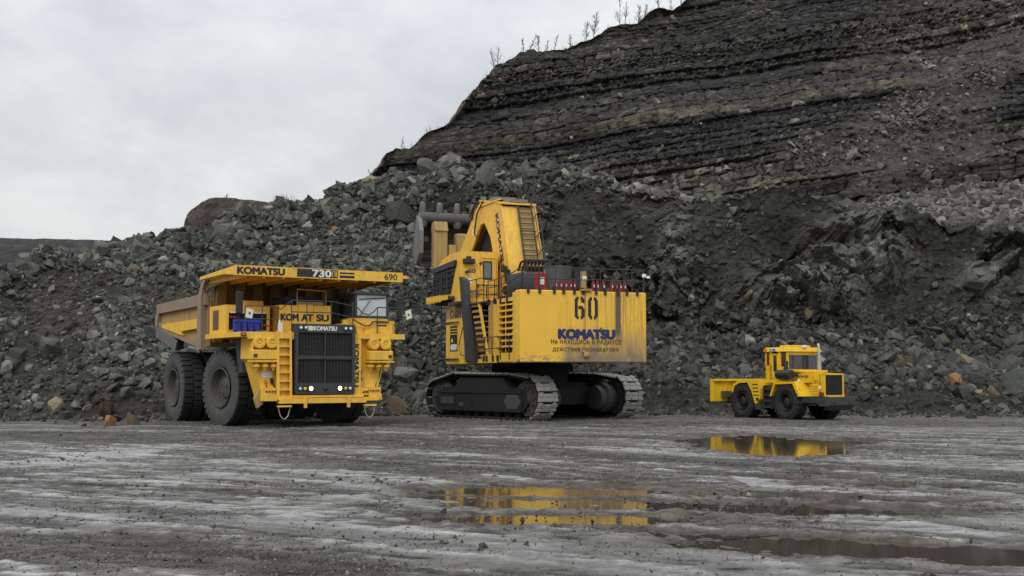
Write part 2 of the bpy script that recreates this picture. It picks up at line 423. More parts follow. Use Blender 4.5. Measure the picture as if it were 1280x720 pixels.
alb *= (1 + .22 * fbm(X * 1.3, Y * 1.3, Z * 1.3, 111, 3))[..., None]

def rock_mat(name, attr=True, scale=1.0, tint=None):
    m, nt, b = nodes(name)
    v = mapped(nt)
    if attr:
        a = nt.nodes.new('ShaderNodeAttribute'); a.attribute_name = 'alb'; c = a.outputs['Color']
    n1 = noise(nt, 3.0 * scale, 6, .68, v); n2 = noise(nt, 11 * scale, 4, .7, v)
    vo = nt.nodes.new('ShaderNodeTexVoronoi'); vo.inputs['Scale'].default_value = 3.2 * scale; L(nt, v, vo.inputs['Vector'])
    f = ramp(nt, math_(nt, 'ADD', math_(nt, 'MULTIPLY', n1.outputs[0], .5), math_(nt, 'MULTIPLY', n2.outputs[0], .5)), [(.30, .45), (.5, 1.0), (.68, 1.65)])
    c = mix(nt, 1.0, c, f.outputs[0], 'MULTIPLY')
    sp = nt.nodes.new('ShaderNodeSeparateColor'); L(nt, vo.outputs['Color'], sp.inputs[0])
    g = ramp(nt, sp.outputs[0], [(0, .7), (.8, 1.1), (.93, 1.3), (1, 1.9)])
    c = mix(nt, .8, c, mix(nt, 1.0, c, g.outputs[0], 'MULTIPLY'))
    L(nt, c, b.inputs['Base Color']); b.inputs['Roughness'].default_value = .85; b.inputs['Specular IOR Level'].default_value = .3
    h = math_(nt, 'ADD', math_(nt, 'MULTIPLY', vo.outputs['Distance'], -.8), math_(nt, 'ADD', n1.outputs[0], math_(nt, 'MULTIPLY', n2.outputs[0], .5)))
    L(nt, bump(nt, h, 1.0, .22 / scale), b.inputs['Normal'])
    return m
M['pile'] = rock_mat('dark_broken_shale')
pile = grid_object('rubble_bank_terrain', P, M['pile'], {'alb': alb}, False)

# ---- the stratified pit wall behind
HPX = np.array([405, 440, 462, 480, 520, 560, 590, 620, 650, 700, 740, 780, 820, 860, 950, 1050, 1150, 1280, 1500, 1900], float)
HPY = np.array([262, 240, 219, 197, 176, 149, 118, 84, 70, 58, 44, 30, 14, 1, -38, -85, -120, -160, -200, -210], float)
ZB = 106.0
HC, HR = 1100, 470
hs = np.linspace(405, 1900, HC)
hpy = smooth_interp(hs, HPX, HPY, 4)
base_z = 9.0
hx_b = (hs - 640) / FPX * ZB
slope = 1.30
# crest depth so that the face keeps one slope: h = k*Zc + CAMZ
k = np.array([ (at(a, b, 100).z - CAMZ) / 100 for a, b in zip(hs, hpy)])
hzc = (ZB - (base_z - CAMZ) / slope) / (1 - k / slope); hh = k * hzc + CAMZ
hb = np.stack([hx_b, np.full(HC, ZB), np.full(HC, base_z)], -1); hcst = np.stack([(hs - 640) / FPX * hzc, hzc, hh], -1)
HT = np.concatenate([np.linspace(0, 1, HR), 1 + np.array([.02, .05, .1, .2, .4, .8])])
Q = np.zeros((len(HT), HC, 3))
for i, t in enumerate(HT):
    if t <= 1: Q[i] = hb * (1 - t) + hcst * t
    else: Q[i] = hcst + np.array([0, 45, -1.5]) * (t - 1) + (hcst - hb) * 0
X, Y, Z = Q[..., 0], Q[..., 1], Q[..., 2]
tt = np.broadcast_to(HT[:, None], X.shape)
nrm = grid_normals(Q)
if nrm[100, 500, 1] > 0: nrm = -nrm
warp = fbm(X * .022, Z * .03, 0, 201, 2) * 1.6 + fbm(X * .12, Z * .12, 0, 205, 2) * .14
bed = Z - X * .165 + warp + 60
rs = np.random.RandomState(4)
NB = 700
th = np.clip(rs.lognormal(-.85, .55, NB), .16, 1.4); bound = np.cumsum(th)
bi = np.clip(np.searchsorted(bound, bed), 0, NB - 1); fr = (bound[bi] - bed) / th[bi]      # 0 top .. 1 bottom of its bed
unit = np.cumsum(rs.rand(NB) < .17)                                                   # thick units made of thin beds
uh = rs.uniform(0, 1, unit.max() + 1); ucol = rs.choice(8, unit.max() + 1, p=[.2, .18, .16, .12, .06, .12, .1, .06])
prot = rs.uniform(-1, 1, NB) * .7 + (uh[unit] - .5) * 1.5
hard = np.clip(uh[unit] * .8 + rs.uniform(-.1, .3, NB), 0, 1)
wid = np.clip(th * rs.uniform(1.0, 2.6, NB), .3, 2.2); offs = rs.uniform(0, 50, NB)
uu = (X + .35 * fbm(X * .8, Z * 1.2, 0, 207, 2)) / wid[bi] + offs[bi]
ci = np.floor(uu); fu = uu - ci
jit = _h(ci, bi, ci * 0, 9); cellv = _h(ci, bi, ci * 0, 10); cellc = _h(ci, bi, ci * 0, 12); tilt = _h(ci, bi, ci * 0, 11) - .5
crack = np.minimum(fu, 1 - fu) * wid[bi]; bedc = np.minimum(fr, 1 - fr) * th[bi]
debris = sstep(.22, .62, fbm(X * .055 + Z * .03, Z * .11 - X * .02, 0, 215, 4) + .08 - .25 * (hard[bi] - .5))
debris = np.maximum(debris, sstep(.12, .0, tt) * .6)
blk = (1 - .88 * debris)
d = prot[bi] * .5 * blk + (.25 + .75 * hard[bi]) * blk * ((cellv - .5) * .75 + tilt * (fu - .5) * .8) - blk * (.3 + .7 * hard[bi]) * .55 * np.exp(-crack / .11) - blk * .22 * np.exp(-bedc / .05)
d += fbm(X * .05, Z * .05, 0, 221, 3) * 2.0 + fbm(X * .3, Z * .3, 0, 223, 4) * .35 + fbm(X * 1.4, Z * 1.6, Y * .5, 225, 3) * .12 + (_h(np.floor(X / .7 + 3 * _h(np.floor(bed / .3), ci * 0, ci * 0, 51)), np.floor(bed / .3), ci * 0, 53) - .5) * .22 * blk
d += fbm(X * .01, bed * .28, 0, 229, 3) * 1.1 + np.sin((Z - X * .10) * .33 + warp * 1.5) * .35                                              # broad ledges
endf = sstep(405, 470, np.broadcast_to(hs, X.shape))
dn = nrm.copy(); dn[..., 2] *= .25
Q = Q + dn * (d * sstep(0, .03, tt) * (1 - .6 * sstep(.985, 1.0, tt)))[..., None]
Q[..., 2] += sstep(.97, 1.0, tt) * (np.interp(hs, hs, fbm(hs * .045, hs * 0, 0, 231, 4)) * .55)
pal = np.array([[.030, .029, .029], [.045, .042, .039], [.058, .052, .043], [.075, .065, .048], [.095, .082, .060], [.037, .036, .037], [.062, .058, .05], [.048, .044, .038]])
bc = pal[ucol[unit]] * rs.uniform(.65, 1.35, NB)[:, None]; swap = rs.rand(NB) < .3; bc[swap] = pal[rs.choice(8, NB)][swap]
ha = bc[bi] * (.72 + .6 * cellc)[..., None]
pat = fbm(X * .05, bed * .30, 0, 243, 4); pat2 = fbm(X * .16, bed * .9, 0, 244, 3)
ha = ha * np.clip(1 + .4 * pat2, .45, 1.7)[..., None]
sand = (.6 * sstep(.35, .6, uh[unit[bi]]) + sstep(-.1, .3, pat)) / 1.35                      # brownish sandstone blocks in some units
sandc = np.array([.140, .122, .090]) * (.35 + 1.0 * cellc)[..., None]
ha = ha + (sandc - ha) * np.clip(sand * (.25 + .75 * (_h(ci, bi, ci * 0, 19) > .5)), 0, .85)[..., None]
coal = sstep(.12, .42, fbm(X * .04 + 9, bed * .22, 0, 246, 3)); ha = ha + (np.array([.030, .030, .031]) - ha) * (coal * .7)[..., None]
bright = (cellc > .962) & (hard[bi] > .3) & (pat2 > -.2)
ha = np.where(bright[..., None], np.array([.17, .155, .125]), ha)
dus = np.array([.056, .050, .042]) * (1 + .3 * fbm(X * .2, Z * .3, 0, 241, 3))[..., None]
tanp = sstep(.15, .5, fbm(X * .07 + 3, Z * .12, 0, 251, 3))
dus = dus + (np.array([.078, .066, .05]) - dus) * (tanp * .6)[..., None]
ha = ha + (dus - ha) * (debris * .85)[..., None]
ha *= (1 + .2 * fbm(X * 1.0, Z * 2.2, 0, 261, 3))[..., None]
c2 = np.floor(X / .7 + 3 * _h(np.floor(bed / .3), ci * 0, ci * 0, 51)); v2 = _h(c2, np.floor(bed / .3), c2 * 0, 52)
ha *= (1 + (v2 - .5) * .75 * (1 - .6 * debris))[..., None]; ha *= 1.04
cap = sstep(.972, .992, tt + .006 * fbm(X * .3, Z * .1, 0, 263, 3)); ha = ha + (np.array([.082, .066, .048]) * (1 + .3 * fbm(X * .8, Z * .8, 0, 265, 3))[..., None] - ha) * (cap * .9)[..., None]
M['wallrock'] = rock_mat('bedded_pit_wall_rock', True, .8)
hw = grid_object('pit_wall_cliff', Q, M['wallrock'], {'alb': ha}, False); hw['kind'] = 'structure'
WALL_P, WALL_T, WALL_DEB = Q, tt, debris
WALL_N = grid_normals(Q)
if WALL_N[100, 500, 1] > 0: WALL_N = -WALL_N

# ---- pale scree between bench and wall on the right
n1, n2 = 240, 110
u = np.linspace(1010, 1700, n1); v = np.linspace(0, 1, n2)
topy = np.interp(u, [1010, 1080, 1140, 1200, 1280, 1700], [262, 252, 240, 233, 227, 210])
scr = np.zeros((n2, n1, 3))
lo = np.array([at(a, 318, 79) for a in u]); hi = np.array([at(a, b, 104) for a, b in zip(u, topy)])
for i, t in enumerate(v): scr[i] = lo * (1 - t) + hi * t
scr[..., 2] += fbm(scr[..., 0] * .3, scr[..., 1] * .3, 0, 271, 4) * .5
sa = np.array([.15, .145, .127]) * (1 + .4 * fbm(scr[..., 0] * .5, scr[..., 1] * .5, 0, 275, 4))[..., None]
M['scree'] = rock_mat('pale_scree', True, 1.1)
grid_object('scree_slope_terrain', scr, M['scree'], {'alb': sa})
SCREE = scr

# ---- brown mound behind the rubble crest, far ridge
u = np.linspace(0, 1, 160); v = np.linspace(0, 1, 90)
mx = np.interp(u, [0, .06, .16, .30, .55, .8, 1], [218, 229, 237, 262, 318, 350, 420]); my = np.interp(u, [0, .06, .16, .30, .55, .8, 1], [318, 291, 265, 248, 250, 259, 285])
mo = np.zeros((90, 160, 3))
for i, t in enumerate(v):
    for j in range(160):
        c_ = at(mx[j], my[j], 106); h_ = max(c_.z - 4, .1)
        if t < .6: a = t / .6; mo[i, j] = (c_.x, 106 - (1 - a) * (h_ * .75), 4 + h_ * (1 - (1 - a) ** 1.25))
        else: a = (t - .6) / .4; mo[i, j] = (c_.x, 106 + a * 25, c_.z - a * 2.5)
mo[..., 2] += fbm(mo[..., 0] * .35, mo[..., 1] * .35, 0, 281, 4) * .3
mo[..., 1] += fbm(mo[..., 0] * .5, mo[..., 2] * .5, 0, 283, 4) * .9
ma = np.array([.060, .048, .036]) * (1 + .35 * fbm(mo[..., 0] * .4, mo[..., 2] * .7, 0, 285, 4))[..., None]
M['mound'] = rock_mat('brown_clay_mound', True, 1.2)
grid_object('brown_hill', mo, M['mound'], {'alb': ma})
u = np.linspace(-900, 1000, 400)
ry = np.interp(u, [-900, -300, -100, 0, 60, 130, 200, 400, 1000], [296, 290, 293, 296, 297, 299.5, 301, 303, 310]) + fbm(u * .05, u * 0, 0, 291, 4) * 1.0
rg = np.zeros((40, 400, 3))
for i, t in enumerate(np.linspace(0, 1, 40)):
    for j in range(400):
        c_ = at(u[j], ry[j], 430)
        if t < .7: a = t / .7; rg[i, j] = (c_.x, 430 - (1 - a) * 90, c_.z * a)
        else: rg[i, j] = (c_.x, 430 + (t - .7) * 400, c_.z - (t - .7) * 20)
ra = np.array([.042, .037, .038]) * (1 + .25 * fbm(rg[..., 0] * .03, rg[..., 2] * .12, 0, 295, 4))[..., None]
M['ridge'] = rock_mat('far_ridge_spoil', True, .12)
grid_object('far_ridge_hills', rg, M['ridge'], {'alb': ra})

# ---- ground: one sheet, finely modelled where the photo looks
def axis_(lo, a, b, hi, fine, coarse):
    mid = np.arange(a, b, fine)
    gl = a - np.cumsum(fine * 1.18 ** np.arange(1, 60)); gl = gl[gl > lo]
    gr = b + np.cumsum(fine * 1.18 ** np.arange(1, 60)); gr = gr[gr < hi]
    return np.concatenate([[lo], gl[::-1], mid, gr, [hi]])
gx = axis_(-700, -13, 15, 700, .065, 0); gy1 = np.concatenate([np.arange(9.5, 30, .05), np.arange(30, 66, .11)])
gy = np.concatenate([[-300, -120, -50, -20, 0, 5, 8], gy1, 66 + np.cumsum(.11 * 1.25 ** np.arange(1, 34))]); gy = gy[gy < 900]
GX, GY = np.meshgrid(gx, gy)
def tracks(x, y, ang, sx, sy, seed, oct=4, gain=.5):
    c, s = math.cos(R(ang)), math.sin(R(ang)); a = x * c + y * s; b = -x * s + y * c
    return fbm(a * sx, b * sy, 0, seed, oct, gain)
wx = GX + 1.2 * fbm(GX * .05, GY * .05, 0, 301, 2); wy = GY + 1.6 * fbm(GX * .06, GY * .05, 0, 303, 2)
st1 = tracks(wx, wy, -31, .10, 1.1, 311, 6, .6); st2 = tracks(wx, wy, -18, .06, .5, 315, 4); st3 = tracks(wx, wy, -36, .4, 3.0, 319, 5, .62)
lump = fbm(GX * 1.7, GY * 1.7, 0, 325, 5, .62); fine = fbm(GX * 5.5, GY * 5.5, 0, 327, 3, .65)
leftarc = tracks(wx - 3, wy, 35, .08, .7, 331, 3)
hatch = fbm(GX * 1.6 + GY * .8, GY * 7.5 + GX * 2.2, 0, 351, 3, .7); hatch2 = fbm(GX * .7 + GY * .3, GY * 4.0 + GX * 1.6, 0, 353, 3, .65)
lw = sstep(2, -9, GX) * sstep(15, 30, GY)
st = st1 * .6 + st2 * .5
st = st * (1 - .5 * lw) + leftarc * .5 * lw
def pud(px, py, Y, ang, a, b):
    p = at(px, py, Y); c, s = math.cos(R(ang)), math.sin(R(ang)); dx, dy = GX - p.x, GY - p.y
    return np.clip(1.25 - np.sqrt(((dx * c + dy * s) / a) ** 2 + ((-dx * s + dy * c) / b) ** 2), 0, 1)
def gY(py):  # distance of the flat ground at picture row py
    return CAMZ / math.tan(math.atan((py - 360) / FPX) - PITCH)
PUD = [(690, 614, -2, 2.9, 1.25), (700, 650, -4, 2.4, .9), (700, 632, -4, 2.4, .7), (880, 634, -14, 4.6, 1.0), (1000, 622, -16, 3.2, .5), (1100, 688, -12, 3.0, .95), (960, 672, -16, 2.2, .45), (958, 555, -3, 2.7, 6.2), (885, 551, -6, 1.6, 1.6), (1040, 552, -4, 1.6, 1.8), (560, 622, -8, 1.3, .5), (1120, 607, -10, 2.2, .45), (1280, 700, -14, 2.4, .8), (45, 586, 18, 1.6, .6)]
pm = np.zeros_like(GX)
for (a, b, an, p, q) in PUD[:13]: pm = np.maximum(pm, pud(a, b, gY(b), an, p, q))
far = sstep(30, 44, GY)
nz = st * .5 + lump * .22 + fine * .12 + st3 * .22
# wheel ruts: bands along smooth curves, with berms, tread bars and darker churned mud
TR = [((0, 652), (400, 690), (700, 718), .9), ((0, 606), (300, 618), (640, 662), .8), ((250, 598), (600, 634), (1000, 700), .9), ((300, 562), (700, 600), (1280, 652), .9), ((380, 545), (800, 575), (1280, 612), 1.1), ((0, 562), (250, 541), (520, 535), 1.2),
      ((0, 628), (200, 592), (330, 556), .8), ((500, 560), (900, 592), (1280, 626), .9), ((0, 690), (300, 714), (420, 719), .7), ((640, 540), (1000, 556), (1280, 572), 1.5), ((0, 541), (640, 546), (1280, 556), 1.6), ((0, 582), (150, 572), (262, 546), .9),
      ((0, 668), (380, 703), (560, 719), .5), ((150, 620), (520, 655), (900, 712), .7), ((100, 640), (420, 668), (760, 716), .45), ((560, 585), (940, 622), (1280, 668), .7), ((0, 596), (180, 578), (300, 550), .5), ((900, 575), (1100, 588), (1280, 600), .7), ((0, 530), (500, 534), (1100, 532), 1.2)]
rut = np.zeros_like(GX); berm = rut.copy(); tread = rut.copy()
rn = fbm(GX * .9, GY * 1.4, 0, 341, 4); rn2 = fbm(GX * .25, GY * .4, 0, 343, 3)
for q_, tr_ in enumerate(TR):
    w3 = tr_[3]; pp = [at(a, b, gY(b)) for a, b in tr_[:3]]
    cf = np.polyfit([v.x for v in pp], [v.y for v in pp], 2 if q_ not in (8, 12, 14) else 1); x0_, x1_ = min(v.x for v in pp), max(v.x for v in pp)
    for side in (0, 1):
        sh = side * (w3 * 1.9)
        f_ = np.polyval(cf, GX) + .10 * rn2 + sh; df = np.polyval(np.polyder(cf), GX)
        dd = (GY - f_) / np.sqrt(1 + df * df) + .10 * w3 * rn
        fade = sstep(x0_ - 3, x0_ + 1, GX) * sstep(x1_ + 4, x1_, GX) * (np.abs(df) < 2.5) * np.clip(.95 + .6 * fbm(GX * .18 + q_ * 7, GY * .18 + side, 0, 347, 2), .35, 1) * (.75 if side else 1)
        inside = sstep(w3 * .55, w3 * .38, np.abs(dd)) * fade
        bars = np.sin((GX * math.cos(.4) + np.abs(dd) * 1.2) * 2 * math.pi / .42) * inside
        rut = np.maximum(rut, inside); berm = np.maximum(berm, np.exp(-((np.abs(dd) - w3 * .62) / (w3 * .16)) ** 2) * fade); tread = np.where(inside > .3, bars, tread)
SW = [((0, 684), (250, 702), (450, 719), 1.5, -1), ((0, 545), (300, 551), (640, 556), 3.2, -1), ((330, 572), (620, 604), (1000, 664), .9, -1), ((640, 566), (950, 580), (1280, 598), 1.7, -1), ((0, 622), (200, 600), (300, 572), .8, -1), ((0, 527), (500, 530), (1250, 530), 4.5, -.7),
      ((0, 640), (400, 664), (800, 716), .75, 1), ((0, 603), (150, 596), (260, 566), .9, 1), ((300, 596), (560, 630), (760, 700), 1.1, .8), ((600, 700), (760, 690), (900, 705), 1.3, .9), ((560, 555), (800, 566), (1100, 590), 1.2, .7), ((900, 606), (1100, 640), (1280, 660), 1.4, .8), ((0, 580), (90, 574), (180, 566), 1.4, 1)]
swath = np.zeros_like(GX)
for q_, (a_, b_, c_, w3, sg) in enumerate(SW):
    pp = [at(u_, v_, gY(v_)) for u_, v_ in (a_, b_, c_)]; cf = np.polyfit([v.x for v in pp], [v.y for v in pp], 2); x0_, x1_ = min(v.x for v in pp), max(v.x for v in pp)
    df = np.polyval(np.polyder(cf), GX); dd = (GY - np.polyval(cf, GX)) / np.sqrt(1 + df * df) + w3 * (.30 * rn + .25 * rn2)
    swath = swath + sg * sstep(w3, w3 * .35, np.abs(dd)) * sstep(x0_ - 4, x0_ + 1, GX) * sstep(x1_ + 4, x1_ - 1, GX) * (np.abs(df) < 3)
swath = np.clip(swath, -1, 1)
soft = sstep(.05, .75, pm)
wet = sstep(.12, .44, pm + nz * .42)                          # 1 under water
st4 = tracks(wx, wy, -28, 1.1, 6.0, 337, 4, .62)
h = .026 + st * .013 + lump * .012 + fine * .012 + st3 * .010 + st4 * .008 + hatch * .007
h = np.where(h < .012, .006 + .25 * (np.maximum(h, -.05) + .05) * .1, h)
h = np.maximum(h, .004)
h = h + rut * (-.026 + .010 * tread) * (1 - .5 * soft) + berm * .022
h = np.where(soft > 0, (.026 + st * .03 + lump * .026 + fine * .030 + st3 * .026 + berm * .02) - .085 * sstep(0, 1, soft) * (.55 + .45 * wet), h)
h = np.where(pm <= 0, np.maximum(h, .003), h)
h += sstep(.05, .3, wet) * (1 - wet) * 0
h = h * sstep(70, 64, GY) * 1.0
h = np.where((GY < 9) | (np.abs(GX) > 60), 0.0, h)
# albedo classes: pale slime with painted sky sheen, dark mud, warm gravel
pale_f = np.clip(sstep(.05, .60, .55 * st + .95 * swath + .30 * lump + .40 * st3 + .35 * st4 + .30 * fine + .22 * hatch + .25 * hatch2 + .08) * (1 - wet) * sstep(62, 35, GY), 0, 1)
pale_f = np.maximum(pale_f, sstep(.35, .9, pud(60, 582, gY(582), 15, 2.6, 1.4) + .3 * st + .2 * lump) * (1 - wet))
darkm = sstep(.0, .55, -.7 * st - .7 * swath + .15 * lump - .4 * st3 + .3 * st4)
ga = np.array([.152, .144, .136]) * np.ones(GX.shape + (1,))
ga = ga + (np.array([.078, .073, .068]) - ga) * (darkm * .8)[..., None]
ga = ga + (np.array([.235, .231, .226]) - ga) * (pale_f * (1 - .92 * rut) * .8)[..., None]
ga = ga + (np.array([.058, .053, .049]) - ga) * (rut * np.clip(.75 + .35 * rn, 0, 1))[..., None]
ga = ga + (np.array([.062, .050, .036]) - ga) * (sstep(.02, .5, pm + nz * .3) * .8)[..., None]
ga = ga + (np.array([.085, .080, .074]) - ga) * (sstep(46, 58, GY) * .5)[..., None]
ga *= np.clip(1 + .16 * lump + .28 * fine + .26 * st4 + .38 * hatch + .22 * hatch2, .3, 2.0)[..., None]
def ground_mat():
    m, nt, b = nodes('wet_haul_road_mud')
    a = nt.nodes.new('ShaderNodeAttribute'); a.attribute_name = 'alb'
    w = nt.nodes.new('ShaderNodeAttribute'); w.attribute_name = 'damp'
    v = mapped(nt); sv = mapped(nt, (.5, 1.6, 1), (0, 0, R(20)))
    n1 = noise(nt, 5, 6, .7, v); n2 = noise(nt, 22, 4, .7, v); n3 = noise(nt, 3.2, 5, .65, sv)
    f = ramp(nt, math_(nt, 'ADD', math_(nt, 'MULTIPLY', n1.outputs[0], .35), math_(nt, 'ADD', math_(nt, 'MULTIPLY', n2.outputs[0], .3), math_(nt, 'MULTIPLY', n3.outputs[0], .35))), [(.34, .45), (.5, 1.0), (.64, 1.6)])
    c = mix(nt, 1.0, a.outputs['Color'], f.outputs[0], 'MULTIPLY')
    L(nt, c, b.inputs['Base Color'])
    r = ramp(nt, math_(nt, 'ADD', w.outputs['Fac'], math_(nt, 'MULTIPLY', math_(nt, 'SUBTRACT', n1.outputs[0], .5), .5)), [(0, .85), (1, .42)])
    L(nt, r.outputs[0], b.inputs['Roughness']); L(nt, ramp(nt, w.outputs['Fac'], [(0, .03), (.5, .08), (1, .28)]).outputs[0], b.inputs['Specular IOR Level'])
    h_ = math_(nt, 'ADD', n1.outputs[0], math_(nt, 'MULTIPLY', n2.outputs[0], .45))
    L(nt, bump(nt, h_, .7, .04), b.inputs['Normal'])
    return m
M['ground'] = ground_mat()
damp = np.clip(pale_f * .9 + soft + .3 * rut * (rn2 > 0), 0, 1)
GP = np.stack([GX, GY, h], -1)
ground = grid_object('ground', GP, M['ground'], {'alb': ga, 'damp': damp})

def water_mat():
    m, nt, b = nodes('muddy_puddle_water')
    n = noise(nt, 1.2, 3, .5, mapped(nt)); L(nt, mix(nt, n.outputs[0], (.045, .036, .026), (.065, .054, .040)), b.inputs['Base Color'])
    b.inputs['Roughness'].default_value = .06; b.inputs['IOR'].default_value = 1.45; b.inputs['Specular IOR Level'].default_value = .8
    n2 = noise(nt, 6, 3, .6, mapped(nt, (.6, .5, 1))); L(nt, bump(nt, n2.outputs[0], .05, .012), b.inputs['Normal'])
    return m
M['water'] = water_mat()
def puddle(name, pts, z=-.006):
    bm = bmesh.new(); vs = []
    pts = [at(a, b, gY(b)) for a, b in pts]
    for i in range(len(pts)):
        p, q = pts[i], pts[(i + 1) % len(pts)]
        for t in (0, .25, .5, .75): s = p.lerp(q, t); vs.append(bm.verts.new((s.x, s.y, z)))
    bm.faces.new(vs); me = bpy.data.meshes.new(name); bm.to_mesh(me); bm.free(); me.materials.append(M['water'])
    if me.polygons[0].normal.z < 0: me.flip_normals()
    o = bpy.data.objects.new(name, me); COL.objects.link(o); o['kind'] = 'structure'; return o
puddle('puddle_water', [(430, 596), (820, 590), (1250, 600), (1280, 640), (820, 682), (500, 680)])
puddle('puddle_water', [(800, 690), (880, 655), (1500, 660), (1600, 719), (900, 716)], -.012)
puddle('puddle_water', [(740, 560), (800, 537), (1100, 535), (1200, 556), (1000, 582), (820, 576)])
# ================================================================== haul truck (x forward, y to its left, z up)
def tyre_mesh(ro, ri, w, lugs, mat, parent, lug_h=.07, name='tyre', side_mat='sidewall', deep=.3):
    mb = MB(); h = w / 2
    prof = [(ri, -h * .62), (ri + .05, -h * .80), (ri + (ro - ri) * .30, -h * .98), (ri + (ro - ri) * .6, -h * 1.0), (ro - .16, -h * .94), (ro - .05, -h * .84)]
    mb.cur = 1; mb.lathe(prof, (0, 0, 0), 'y', 64); mb.lathe([(a, -b) for a, b in prof], (0, 0, 0), 'y', 64)
    mb.cur = 0; mb.lathe([(ro - .05, -h * .84), (ro - lug_h, -h * .6), (ro - lug_h, h * .6), (ro - .05, h * .84)], (0, 0, 0), 'y', 64)
    for k in range(lugs):
        for sgn in (-1, 1):
            a0 = 2 * math.pi * (k + (.5 if sgn > 0 else 0)) / lugs; da = 2 * math.pi / lugs * .36
            def pt(r, a, y): return (r * math.cos(a), y, r * math.sin(a))
            y0, y1 = sgn * h * .10, sgn * h * .93; sh = .12 * da
            p = []
            for r in (ro - lug_h - .02, ro):
                yo = y1 if r < ro else sgn * h * .86
                p += [pt(r, a0 - da + sh, y0), pt(r, a0 + da + sh, y0), pt(r, a0 + da, yo), pt(r, a0 - da, yo)]
            mb.hexa(p)
            # shoulder block running down the sidewall
            p = []
            for r, yy in ((ro - deep, h * .955), (ro - .01, h * .84)):
                pass
            q = [pt(ro - deep, a0 - da * .8, sgn * h * .93), pt(ro - deep, a0 + da * .8, sgn * h * .93), pt(ro - .012, a0 + da, sgn * h * .80), pt(ro - .012, a0 - da, sgn * h * .80),
                 pt(ro - deep, a0 - da * .7, sgn * h * .985), pt(ro - deep, a0 + da * .7, sgn * h * .985), pt(ro - .03, a0 + da, sgn * h * .955), pt(ro - .03, a0 - da, sgn * h * .955)]
            mb.cur = 1; mb.hexa(q); mb.cur = 0
    return mb.build(name, [mat, side_mat], parent, 35)

